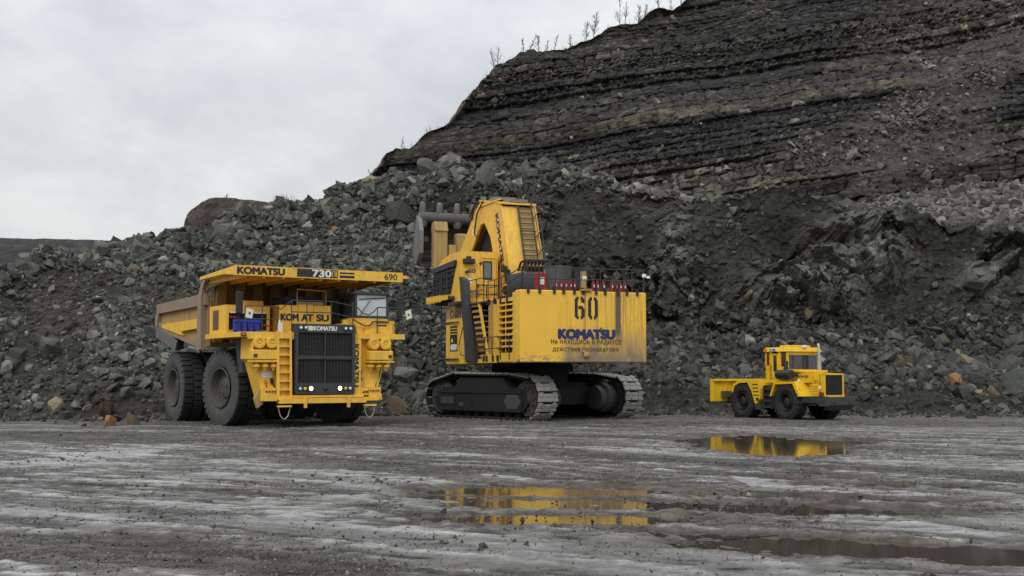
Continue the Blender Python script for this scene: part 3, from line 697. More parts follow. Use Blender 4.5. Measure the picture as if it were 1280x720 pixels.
def truck():
    t = thing('dump_truck', 'huge yellow mining dump truck with lit headlamps, black grille and 690 on its canopy', 'dump truck', (-7.72, 48.52, 0), 0)
    fx, fy = .53, -.848
    t.rotation_euler.z = math.atan2(fy, fx)
    B = lambda: MB()
    # ---- wheels
    def wheel(x, y, z, r, w, steer, out):
        wh = empty('wheel', t, (x, y, z), (0, 0, steer))
        tyre_mesh(r, r * .50, w, 34, 'tyre', wh, .06, deep=.26)
        m = B(); s = out
        m.lathe([(r * .53, s * w * .47), (r * .50, s * w * .49), (r * .47, s * w * .40), (r * .44, s * w * .20), (r * .30, s * w * .16), (r * .26, s * w * .26), (r * .16, s * w * .30), (.001, s * w * .31)], (0, 0, 0), 'y', 40)
        m.lathe([(r * .52, -s * w * .40), (r * .3, -s * w * .3), (.001, -s * w * .3)], (0, 0, 0), 'y', 32)
        for k in range(20):
            a = 2 * math.pi * k / 20; m.cyl((r * .38 * math.cos(a), s * w * .16, r * .38 * math.sin(a)), (r * .38 * math.cos(a), s * w * .215, r * .38 * math.sin(a)), .035, 6)
        for k in range(3):
            a = 2 * math.pi * k / 3 + .4; m.cyl((r * .13 * math.cos(a), s * w * .28, r * .13 * math.sin(a)), (r * .13 * math.cos(a), s * w * .34, r * .13 * math.sin(a)), .07, 8)
        m.build('rim', 'rim', wh, 35)
        return wh
    wheel(-3.72, -2.45, 1.58, 1.60, 1.05, R(9), -1)
    wheel(-3.72, 2.45, 1.58, 1.60, 1.05, R(9), 1)
    for y in (-2.75, -1.55, 1.55, 2.75): wheel(-9.3, y, 1.54, 1.62, 1.02, 0, -1 if y < 0 else 1)
    # ---- chassis
    m = B()
    for y in (-.95, .6): m.box(-11.0, -.2, y, y + .38, 1.75, 2.75)
    m.box(-10.6, -8.4, -1.0, 1.0, 1.1, 2.2); m.box(-4.2, -3.3, -2.0, 2.0, 1.2, 1.95); m.box(-3.2, -.1, -1.2, 1.2, 1.15, 3.5); m.box(-8.2, -5.2, -1.9, -1.0, 1.5, 2.7)
    m.box(-8.2, -5.4, 1.0, 1.9, 1.5, 2.7); m.cyl((-4.4, -1.4, 3.3), (-3.5, -1.9, 1.4), .22, 12); m.cyl((-4.4, 1.4, 3.3), (-3.5, 1.9, 1.4), .22, 12)
    m.cyl((-7.0, -1.15, 1.9), (-5.5, -1.15, 3.8), .2, 12); m.cyl((-7.0, 1.15, 1.9), (-5.5, 1.15, 3.8), .2, 12)
    m.build('chassis', 'underside', t, 35)
    m = B(); m.prism([(-2.0, 3.55), (-1.05, 3.55), (-1.05, 2.2), (-1.5, 2.2)], 'y', -2.9, -1.2); m.build('wheel_arch_panel', 'charcoal', t)
    m = B(); m.prism([(-2.0, 3.55), (-1.05, 3.55), (-1.05, 2.2), (-1.5, 2.2)], 'y', 1.2, 2.9)
    m.build('wheel_arch_panel', 'charcoal', t)
    # ---- bed
    bed = empty('bed', t)
    m = B()                                                        # floor, recessed side skins, headboard
    for s in (-1, 1):
        y0, y1 = s * 3.02, s * 3.14
        m.prism([(-4.75, 5.50), (-11.9, 5.38), (-12.15, 4.55), (-10.2, 3.98), (-5.3, 3.32), (-4.75, 3.32)], 'y', y0, y1)
    m.hexa([(-12.1, -3.0, 4.35), (-12.1, 3.0, 4.35), (-5.0, 3.0, 3.3), (-5.0, -3.0, 3.3), (-12.1, -3.0, 4.5), (-12.1, 3.0, 4.5), (-5.0, 3.0, 3.5), (-5.0, -3.0, 3.5)])
    m.build('bed_side_panel', 'bed', bed)
    m = B()
    for s in (-1, 1):
        a, b = s * 3.142, s * 3.32
        m.prism([(-4.7, 5.56), (-11.95, 5.43), (-11.97, 4.98), (-4.7, 5.08)], 'y', a, b)                 # top rail
        m.prism([(-11.65, 4.978), (-12.2, 4.973), (-12.2, 4.45), (-11.85, 4.35)], 'y', a, b)                # tail post
        m.prism([(-12.15, 4.5), (-10.3, 3.98), (-5.4, 3.26), (-5.4, 3.44), (-10.2, 4.14), (-11.9, 4.62)], 'y', a, s * 3.27)
        m.build('bed_rail', 'bedrail', bed); m = B()
    m = B()
    for s in (-1, 1):
        a, b = s * 3.142, s * 3.30
        m.prism([(-5.35, 4.52), (-11.1, 4.45), (-11.0, 4.30), (-8.0, 3.86), (-8.0, 4.05), (-5.35, 4.12)], 'y', a, b)
        m.build('bed_side_rib', 'yellow', bed); m = B()
    m = B()                                                        # curved brown end flange under the canopy
    for s in (-1, 1):
        pts = [(-4.25, 6.12), (-4.55, 5.98), (-4.78, 5.75), (-4.9, 5.4), (-4.93, 4.6), (-4.86, 3.6), (-4.86, 3.2), (-5.42, 3.2), (-5.42, 5.0), (-5.30, 5.58), (-4.95, 6.02), (-4.6, 6.12)]
        m.prism(pts, 'y', s * 3.1, s * 3.40)
        m.prism([(-.9, 6.06), (-4.5, 6.06), (-4.9, 5.6), (-4.5, 5.75)], 'y', s * 3.14, s * 3.24)
        m.build('bed_flange', 'bedrail', bed); m = B()
    m = B()
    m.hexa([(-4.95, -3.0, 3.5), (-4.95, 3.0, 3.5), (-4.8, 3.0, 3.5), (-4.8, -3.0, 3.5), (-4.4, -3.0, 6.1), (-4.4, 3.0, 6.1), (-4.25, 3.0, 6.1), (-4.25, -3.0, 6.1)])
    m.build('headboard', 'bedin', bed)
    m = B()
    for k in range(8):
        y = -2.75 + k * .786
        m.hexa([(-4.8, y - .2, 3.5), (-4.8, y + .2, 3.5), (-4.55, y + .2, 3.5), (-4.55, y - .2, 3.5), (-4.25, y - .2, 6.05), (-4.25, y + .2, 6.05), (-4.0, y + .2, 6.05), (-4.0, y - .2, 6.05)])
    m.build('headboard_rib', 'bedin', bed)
    # canopy
    can = MB()
    can.hexa([(-4.4, -3.63, 6.10), (-4.4, 3.63, 6.10), (-.06, 3.63, 6.16), (-.06, -3.63, 6.16), (-4.4, -3.63, 6.22), (-4.4, 3.63, 6.22), (-.06, 3.63, 6.38), (-.06, -3.63, 6.38)])
    can.box(-.058, .06, -3.64, 3.64, 6.0, 6.40)
    for s in (-1, 1):
        can.prism([(-.06, 6.02), (-.06, 6.36), (-1.2, 6.30), (-1.2, 6.12)], 'y', s * 3.632, s * 3.66)
    can.prism([(3.64, 6.14), (3.64, 6.30), (3.95, 6.24), (3.95, 6.18)], 'x', -.3, .03)
    for k in range(9):
        y = -3.2 + k * .8
        can.box(-4.2, -.07, y - .06, y + .06, 5.93, 6.12)
    can = can.build('canopy', 'yellow', bed)
    F = .064
    def front(body, y, w, h, z, mat, bold, **kw): return lettering(body, w, h, (F + kw.pop('dx', 0), y, z), (0, 1, 0), (0, 0, 1), mat, t if kw.pop('p', None) is None else kw.get('p'), bold, **kw)
    def cl(body, y, w, h, z, mat, bold, dx=0.0): return lettering(body, w, h, (F + dx, y, z), (0, 1, 0), (0, 0, 1), mat, bed, bold)
    cl('KOMATSU', -2.58, 1.92, .255, 6.20, 'navy', .09)
    m = B(); m.box(F - .003, F + .002, -1.58 + .34, -1.58 + .39, 6.338, 6.372); m.build('emblem_dot', 'navy', bed)
    m = B(); m.box(.0605, F + .001, -1.08, .68, 6.045, 6.375); m.build('number_panel', 'black', bed)
    cl('730', -.02, .80, .27, 6.21, 'white', .07, .006)
    m = B(); m.box(F + .002, F + .006, .43, .63, 6.09, 6.33); m.build('letter_plate', 'yellow', bed)
    cl('E', .53, .13, .20, 6.21, 'ink', .02, .010)
    m = B(); m.box(.0605, F + .001, .76, 1.42, 6.07, 6.17); m.box(.0605, F + .001, .76, 1.42, 6.235, 6.30); m.build('stripe', 'navy', bed)
    cl('690', 3.08, .58, .25, 6.20, 'ink', .005)
    m = B(); m.hexa([(-12.0, -3.32, 4.28), (-9.9, -3.32, 3.75), (-9.9, -1.0, 3.75), (-12.0, -1.0, 4.28), (-12.0, -3.32, 4.34), (-9.9, -3.32, 3.81), (-9.9, -1.0, 3.81), (-12.0, -1.0, 4.34)])
    m.box(-10.6, -9.9, -3.0, -2.6, 3.3, 3.78); m.prism([(-11.7, 4.36), (-8.4, 3.62), (-8.7, 3.2), (-11.9, 3.9)], 'y', -3.37, -3.31)
    m.build('rock_deflector', 'grey_panel', bed)
    # ---- decks
    m = B()
    m.box(-3.95, .32, -3.5, -1.35, 3.60, 3.79); m.box(-3.6, .32, 1.35, 3.6, 3.60, 3.79); m.box(-3.4, -.4, -1.35, 1.35, 3.62, 3.76)
    m.box(.30, .37, -3.2, -1.3, 3.52, 3.80); m.box(.30, .37, 1.7, 3.6, 3.58, 3.80)
    m.build('deck', 'yellow', t)
    m = B(); m.box(.321, .36, -3.46, -3.26, 3.63, 3.76); m.build('reflector_plate', 'black', t)
    m = B(); m.box(.362, .375, -3.41, -3.31, 3.66, 3.73); m.build('reflector', 'orange', t)
    # ---- front fender columns
    m = B()
    for s in (-1, 1):
        m.prism([(s * 1.36, 3.598), (s * 3.0, 3.598), (s * 3.02, 2.75), (s * 2.85, 2.62), (s * 2.42, 1.22), (s * 1.36, 1.22)], 'x', -.95, .02)
        m.prism([(s * 1.36, 3.59), (s * 1.46, 3.59), (s * 1.46, 1.22), (s * 1.36, 1.22)], 'x', .022, .3)
        m.prism([(s * 2.92, 3.59), (s * 3.0, 3.59), (s * 3.02, 2.75), (s * 2.94, 2.75)], 'x', .022, .28)
        m.build('fender', 'yellow', t); m = B()
    for s in (-1, 1):
        for y in (2.2, 2.72):
            m = B(); c = (0, s * y, 3.40)
            m.lathe([(.001, -.1), (.25, -.1), (.255, .0), (.255, .36), (.235, .40), (.13, .405), (.10, .36), (.06, .36), (.05, .40), (.001, .40)], c, 'x', 28)
            m.build('air_cleaner', 'yellow', t, 40)
        m = B(); m.box(.022, .42, min(s * 1.98, s * 3.04), max(s * 1.98, s * 3.04), 2.72, 3.10, .03); m.box(.022, .46, min(s * 1.94, s * 3.08), max(s * 1.94, s * 3.08), 2.62, 2.69)
        m.build('filter_box', 'yellow', t)
        for y in (2.1, 2.45, 2.8):
            m = B(); m.lathe([(.001, .2), (.05, .2), (.06, .12), (.15, .10), (.15, .02), (.07, -.05), (.04, -.14), (.001, -.15)], (.26, s * y, 2.42), 'z', 14); m.build('dust_valve', 'yellow', t, 40)
        m = B(); m.box(.422, .455, s * 2.9 - .07, s * 2.9 + .07, 2.83, 2.93); m.cyl((.40, s * 2.9, 2.88), (.5, s * 2.9, 2.86), .05, 10); m.build('side_lamp', 'charcoal', t)
        # low corner boxes
        m = B(); m.box(-.3, .45, min(s * 1.98, s * 2.52), max(s * 1.98, s * 2.52), 1.10, 1.34); m.box(-.3, .35, min(s * 1.98, s * 2.52), max(s * 1.98, s * 2.52), 1.342, 1.62)
        m.build('corner_bumper', 'yellow', t)
        m = B()
        for k in range(4): m.cyl((.35, s * (2.05 + .12 * k), 1.47), (.40, s * (2.05 + .12 * k), 1.47), .035, 8)
        m.build('hose_coupling', 'charcoal', t)
    m = B(); m.prism([(-2.5, 1.6), (-2.75, 1.2), (-2.62, .82), (-2.4, 1.0)], 'x', -.2, .0); m.build('mud_guard', 'tan', t)
    m = B(); m.box(.022, .035, -2.50, -2.06, 2.02, 2.25); m.build('notice_plate', 'white', t)
    m = B(); m.lathe([(.001, .03), (.05, .03), (.07, 0), (.07, -.02)], (.05, -2.33, 1.86), 'x', 14); m.build('stop_button', 'orange', t)
    m = B(); m.box(.022, .10, -2.14, -2.02, 1.78, 1.98); m.build('switch_box', 'black', t); m = B(); m.tube([(.06, -2.05, 1.8), (.09, -1.95, 1.62), (.10, -1.75, 1.55), (.08, -1.62, 1.62)], .022, 6); m.build('hose', 'black', t); m = B(); m.tube([(.06, -2.33, 1.82), (.08, -2.3, 1.6), (.06, -2.2, 1.5)], .018, 6); m.build('hose', 'black', t); m = B()
    m.tube([(.3, 2.5, 2.3), (.12, 2.55, 2.0), (.1, 2.4, 1.7), (.1, 2.42, 1.5)], .02, 6); m.build('hose', 'black', t); m = B(); m.tube([(.1, 1.75, 2.3), (.12, 1.7, 2.05), (.1, 1.8, 1.9)], .03, 6)
    m.build('hose', 'black', t)
    # ---- ladder
    m = B()
    for y in (-1.98, -1.46):
        m.hexa([(.42, y - .04, 1.15), (.56, y - .04, 1.15), (.56, y + .04, 1.15), (.42, y + .04, 1.15), (.28, y - .04, 3.85), (.42, y - .04, 3.85), (.42, y + .04, 3.85), (.28, y + .04, 3.85)])
    for k in range(8):
        z = 1.2 + k * .34; x = .44 - (z - 1.15) / 2.7 * .14; m.box(x - .06, x + .12, -1.94, -1.50, z - .03, z + .03)
    m.hexa([(.36, -1.94, 1.15), (.38, -1.94, 1.15), (.38, -1.5, 1.15), (.36, -1.5, 1.15), (.22, -1.94, 3.8), (.24, -1.94, 3.8), (.24, -1.5, 3.8), (.22, -1.5, 3.8)])
    m.build('ladder', 'yellow', t)
    for y in (-1.72, 1.95):
        m = B(); m.box(.40, .60, y - .27, y + .27, .86, .93); m.build('step', 'yellow', t)
        m = B(); m.tube([(.5, y - .25, .86), (.5, y - .16, .52), (.5, y - .05, .40), (.5, y + .05, .40), (.5, y + .16, .52), (.5, y + .25, .86)], .022, 6); m.build('step_chain', 'wire', t)
    # ---- grille
    m = B()
    m.box(.18, .50, -1.28, -1.16, 1.36, 4.14); m.box(.18, .50, 1.16, 1.28, 1.36, 4.14); m.box(.18, .50, -1.16, 1.16, 3.80, 4.14); m.box(.18, .50, -1.16, 1.16, 1.36, 1.80)
    m.box(.18, .48, -1.16, 1.16, 2.74, 2.88); m.box(.18, .46, -.03, .03, 1.80, 3.80); m.box(.04, .178, -1.30, 1.30, 1.34, 4.16)
    fr = m.build('grille_frame', 'charcoal', t)
    m = B(); m.box(.181, .24, -1.155, 1.155, 1.80, 3.80); rad = m.build('radiator_core', 'black', fr)
    m = B()
    for z0, z1 in ((1.80, 2.74), (2.88, 3.80)):
        n = 4
        for k in range(n): zz = z0 + (z1 - z0) * (k + .5) / n; m.box(.241, .27, -1.15, 1.15, zz - .065, zz + .065)
    m.build('radiator_tube', 'rust', fr)
    m = B()
    for k in range(36):
        y = -1.13 + k * 2.26 / 35
        for z0, z1 in ((1.80, 2.74), (2.88, 3.80)): m.box(.36, .42, y - .010, y + .010, z0, z1)
    m.build('grille_bar', 'charcoal', fr)
    lettering('KOMATSU', .98, .165, (.508, -.03, 3.97), (0, 1, 0), (0, 0, 1), 'white', fr, .06)
    m = B()
    for k in range(3): m.box(.501, .508, -.78, -.56, 3.895 + k * .055, 3.935 + k * .055)
    m.box(.5005, .504, -.79, -.55, 3.88, 4.06)
    m.build('emblem', 'cream', fr)
    def roundlamp(y, z, r, mat, nm='lamp'):
        m = B(); m.lathe([(r * 1.25, -.0), (r * 1.25, .04), (r, .05), (r * .9, .03)], (.50, y, z), 'x', 18); o = m.build(nm, 'black', fr, 40)
        m = B(); m.lathe([(r * .95, .03), (r * .7, .06), (.001, .075)], (.50, y, z), 'x', 18); m.build('lens', mat, o, 60)
    for y in (-1.07, -.86, .86, 1.07): roundlamp(y, 3.98, .075, 'lens')
    for s in (-1, 1): roundlamp(s * 1.07, 1.57, .075, 'lens'); roundlamp(s * .87, 1.57, .075, 'dot'); roundlamp(s * .62, 1.58, .095, 'lit', 'headlamp')
    m = B(); m.lathe([(.09, 0), (.09, .05), (.05, .09), (.001, .09)], (.50, .02, 1.57), 'x', 14); m.tube([(.5, .02, 1.5), (.55, .06, 1.42)], .03, 6); m.build('horn', 'black', fr, 40)
    # yellow strip right of the grille with upright letters
    m = B(); m.box(.1, .34, 1.31, 1.62, 1.3, 3.59); m.build('side_strip', 'yellow', t)
    lettering('KOMATSU', 1.72, .20, (.346, 1.42, 2.50), (0, 0, -1), (0, 1, 0), 'navy', t, .06)
    # ---- bumper
    m = B(); m.box(.30, .62, -1.95, 1.75, 1.0, 1.20); m.box(.1, .45, -1.9, 1.7, 1.22, 1.32); m.box(.3, .62, 1.75, 2.3, 1.08, 1.22)
    for y in (-.9, .95): m.box(.622, .68, y - .06, y + .06, .82, 1.30)
    m.build('bumper', 'yellow', t)
    lettering('690', .3, .11, (.33, 1.86, 1.42), (0, 1, 0), (0, 0, 1), 'ink', t, .02)
    m = B(); m.box(.05, .32, 1.64, 1.97, 1.3, 1.6); m.build('battery_box', 'yellow', t)
    # ---- engine cover behind the grille
    m = B()
    for (a, b, z) in ((-1.42, -.62, 4.95), (-.60, .06, 4.99), (.08, .84, 4.97)): m.box(-2.6, -.95, a, b, 3.76, z, .02)
    m.box(-2.6, -.99, -1.42, .84, 3.76, 4.90)
    cov = m.build('engine_cover', 'yellow', t)
    for s_, y, w in (('KOM', -.98, .74), ('AT', -.22, .48), ('SU', .46, .52)): lettering(s_, w, .26, (-.942, y, 4.46), (0, 1, 0), (0, 0, 1), 'navy', cov, .08)
    m = B(); m.tube([(-1.1, -.6, 4.98), (-1.1, -.6, 5.62), (-1.1, .66, 5.58), (-1.1, .66, 4.98)], .035, 6); m.box(-1.3, -1.15, -.55, .6, 5.0, 5.12)
    m.build('cover_frame', 'tan', t)
    m = B(); m.box(-2.9, -1.35, -1.0, .6, 4.99, 5.35); m.cyl((-2.4, .9, 3.8), (-2.4, .9, 5.2), .28, 14); m.build('engine_stack', 'underside', t, 40)
    m = B(); m.box(-.7, -.45, -1.62, -1.46, 3.79, 4.2); m.cyl((-.6, -1.54, 4.2), (-.6, -1.54, 4.32), .04, 8); m.build('fluid_bottle', 'white', t)
    # ---- electrical cabinet on the right deck
    m = B()
    m.box(-3.65, -1.72, -3.42, -1.58, 3.79, 4.93)
    for (y0, y1) in ((-3.42, -3.30), (-2.56, -2.36), (-1.70, -1.58)): m.box(-1.718, -1.60, y0, y1, 3.79, 4.93)
    m.box(-1.718, -1.61, -3.30, -2.56, 4.62, 4.93); m.box(-1.718, -1.61, -2.36, -1.70, 4.62, 4.93); m.box(-1.718, -1.61, -3.30, -1.70, 3.79, 3.92)
    m.box(-3.0, -2.3, -2.4, -1.6, 4.932, 5.16)
    cab = m.build('control_cabinet', 'yellow', t)
    m = B()
    for (y0, y1) in ((-3.30, -2.56), (-2.36, -1.70)):
        m.box(-1.716, -1.70, y0, y1, 3.92, 4.62)
        for k in range(9): m.box(-1.70, -1.63, y0 + (y1 - y0) * k / 9 + .02, y0 + (y1 - y0) * k / 9 + .04, 3.92, 4.62)
        m.build('vent', 'black', cab); m = B()
    m = B(); m.box(-3.2, -2.5, -3.437, -3.425, 3.95, 4.75); m.build('cabinet_door', 'rust', cab)
    m = B(); m.box(-1.60, -1.59, -2.34, -1.74, 4.6, 4.68); m.box(-1.60, -1.59, -3.26, -2.6, 4.6, 4.66); m.build('label_strip', 'cream', cab)
    # blue pumps
    m = B()
    for k in range(4):
        y = -3.12 + k * .26; m.cyl((-1.35, y, 3.95), (-.95, y, 3.95), .11, 10); m.box(-1.3, -1.0, y - .11, y + .11, 3.98, 4.18)
    m.cyl((-1.15, -3.25, 4.24), (-1.15, -2.15, 4.24), .11, 10); m.box(-1.4, -.9, -3.25, -2.1, 3.795, 3.85)
    m.build('starter_pump', 'bluepaint', t, 40)
    m = B(); m.tube([(-1.2, -2.1, 4.1), (-1.1, -1.9, 4.12), (-1.1, -1.65, 4.02), (-1.2, -1.6, 3.9)], .035, 6); m.build('red_hose', 'red', t); m = B(); m.tube([(-1.1, -2.2, 3.86), (-1.0, -1.9, 3.83), (-1.0, -1.6, 3.83)], .03, 6); m.build('red_hose', 'red', t); m = B(); m.box(-1.59, -1.5, -3.3, -3.0, 4.4, 4.46); m.build('warning_strip', 'red', cab)
    # ---- cab on the left deck
    c = empty('cab', t)
    m = B()
    m.box(-2.0, -.1, 1.52, 3.04, 3.79, 4.46); m.box(-.098, .22, 1.85, 3.08, 3.80, 4.28); m.box(-.098, .12, 1.53, 1.84, 3.8, 4.1); m.box(-1.6, .0, 3.06, 3.30, 3.8, 4.36)
    m.box(.222, .235, 2.02, 2.75, 3.86, 4.24)
    m.build('cab_base', 'yellow', c)
    m = B(); m.box(-.096, .3, 2.3, 2.9, 4.285, 4.33); m.box(.224, .24, 2.35, 2.8, 4.12, 4.18); m.build('step_tread', 'black', c)
    m = B()
    for (x, y) in ((-.16, 1.52), (-.16, 2.96), (-1.98, 1.52), (-1.98, 2.96)): m.box(x, x + .09, y, y + .09, 4.46, 5.42)
    m.box(-2.05, -.0, 1.46, 3.1, 5.42, 5.54, .03); m.box(-.15, -.09, 1.61, 2.96, 4.462, 4.56); m.box(-1.98, -1.92, 1.6, 2.96, 4.46, 5.42)
    for p in ((-.2, 1.6), (-.2, 2.3), (-.2, 3.0)): m.cyl((p[0], p[1], 5.54), (p[0], p[1], 5.66), .05, 8)
    m.build('cab_frame', 'charcoal', c)
    m = B(); m.box(-.14, -.11, 1.61, 2.96, 4.56, 5.42); m.build('windscreen', 'glasspale', c)
    m = B(); m.box(-1.9, -.16, 1.53, 1.55, 4.46, 5.42); m.box(-1.9, -.16, 3.03, 3.05, 4.46, 5.42); m.build('side_window', 'glass', c)
    m = B(); m.tube([(-.08, 1.75, 4.58), (-.07, 2.2, 5.2)], .015, 5); m.tube([(-.08, 1.7, 5.24), (-.08, 2.9, 5.32)], .02, 5); m.build('wiper', 'black', c)
    m = B(); m.box(-1.6, -.1, -.2 + 1.05, 1.44, 3.79, 4.2); m.cyl((-.3, 1.2, 4.2), (-.3, 1.2, 4.36), .12, 10); m.build('brake_cabinet', 'yellow', t)
    m = B(); m.box(-2.4, -1.4, 1.0, 1.45, 3.79, 5.3); m.build('rear_screen', 'underside', t)
    # ---- railings, mirrors
    m = B()
    railing(m, [(.30, -3.3, 3.80), (.30, -2.6, 3.80), (.30, -1.98, 3.80)], 1.0, .022); m.tube([(.3, -1.98, 4.8), (.32, -1.85, 4.7), (.2, -1.35, 5.06)], .022, 6); m.build('handrail', 'charcoal', t); m = B()
    railing(m, [(.2, -1.35, 4.16), (.2, -.7, 4.16), (.2, .35, 4.16), (.2, 1.3, 4.0)], .92, .022)
    m.tube([(.2, 1.3, 4.9), (.25, 1.5, 4.86), (.3, 1.7, 4.62), (.3, 2.0, 4.58), (.3, 2.2, 4.72), (.32, 2.35, 4.9), (.32, 3.5, 4.9)], .026, 6)
    m.tube([(.2, 1.3, 4.4), (.25, 1.5, 4.26), (.3, 1.8, 4.12), (.3, 2.0, 4.14), (.3, 2.2, 4.3)], .03, 6)
    m.tube([(.32, 2.35, 3.8), (.32, 2.35, 4.9)], .024, 6); m.tube([(.32, 3.5, 3.8), (.32, 3.5, 5.0)], .024, 6); m.tube([(.32, 2.35, 4.5), (.32, 3.5, 4.45)], .02, 6)
    m.tube([(-.3, 3.05, 5.42), (-.2, 3.75, 5.38), (-.2, 3.75, 4.2), (.1, 3.2, 4.2)], .022, 6)
    m.tube([(.2, 1.3, 4.0), (.2, 1.3, 5.1)], .024, 6)
    m.build('handrail', 'charcoal', t)
    for (y, x) in ((-3.5, .15), (3.52, .0)):
        m = B(); m.box(x, x + .1, y - .14, y + .14, 4.5, 5.35, .03); m.tube([(x, y, 4.5), (x, y * .98, 3.8)], .025, 6); m.build('mirror', 'black', t)
    m = B(); m.hexa([(.3, -3.3, 4.36), (.3, -3.02, 4.30), (.32, -3.02, 4.30), (.32, -3.3, 4.36), (.3, -3.24, 4.72), (.3, -2.96, 4.64), (.32, -2.96, 4.64), (.32, -3.24, 4.72)])
    m.build('marker_board', 'cream', t); m = B()
    m.hexa([(.0, 3.86, 4.42), (.0, 4.12, 4.52), (.02, 4.12, 4.52), (.02, 3.86, 4.42), (.0, 3.78, 4.78), (.0, 4.04, 4.88), (.02, 4.04, 4.88), (.02, 3.78, 4.78)])
    m.tube([(.0, 3.52, 4.6), (.0, 3.9, 4.6)], .02, 5)
    m.build('marker_board', 'cream', t)
    m = B(); m.box(.321, .326, -3.16, -3.08, 4.47, 4.55); m.box(.021, .026, 3.91, 3.99, 4.60, 4.68); m.build('marker_spot', 'ink', t)
    return t
TRUCK = truck()
# ================================================================== mining excavator (x towards its boom, y to its left)
def stencil(mb, kind, x, y, z, w, h, th, dep):
    """block stencil digits on the rear face (normal -x); seen from behind, +screen x = -y"""
    def bar(a0, a1, b0, b1): mb.box(x - dep, x, y - a1, y - a0, z + b0, z + b1)
    def cut(p): mb.prism([(y - a, z + b) for a, b in p], 'x', x - dep, x)
    c = th * .75
    if kind == '0':
        bar(0, th, c + .04, h - c - .04); bar(w - th, w, c + .04, h - c - .04)
        for zz, sg in ((0, 1), (h, -1)):
            for xx, sx in ((0, 1), (w, -1)):
                cut([(xx, zz + sg * (c + .04)), (xx + sx * th, zz + sg * (c + .04)), (xx + sx * th * 1.35, zz + sg * th), (xx + sx * (w / 2 - .045), zz + sg * th), (xx + sx * (w / 2 - .045), zz), (xx + sx * c, zz)])
    else:
        m = h * .52
        bar(0, th, c, h - c)
        for zz, sg, xs in ((0, 1, ((0, 1), (w, -1))), (h, -1, ((0, 1), (w, -1)))):
            for xx, sx in xs:
                cut([(xx, zz + sg * c), (xx + sx * th, zz + sg * c), (xx + sx * th * 1.35, zz + sg * th), (xx + sx * (w / 2 - .045), zz + sg * th), (xx + sx * (w / 2 - .045), zz), (xx + sx * c, zz)])
        bar(w - th, w, c, m - c * .6); bar(w - th, w, h - c - .16, h - c)
        cut([(th + .03, m + th * .5), (w - c, m + th * .5), (w, m - c * .6), (w - th, m - c * .6), (w - th * 1.4, m - th * .5), (th + .03, m - th * .5)])

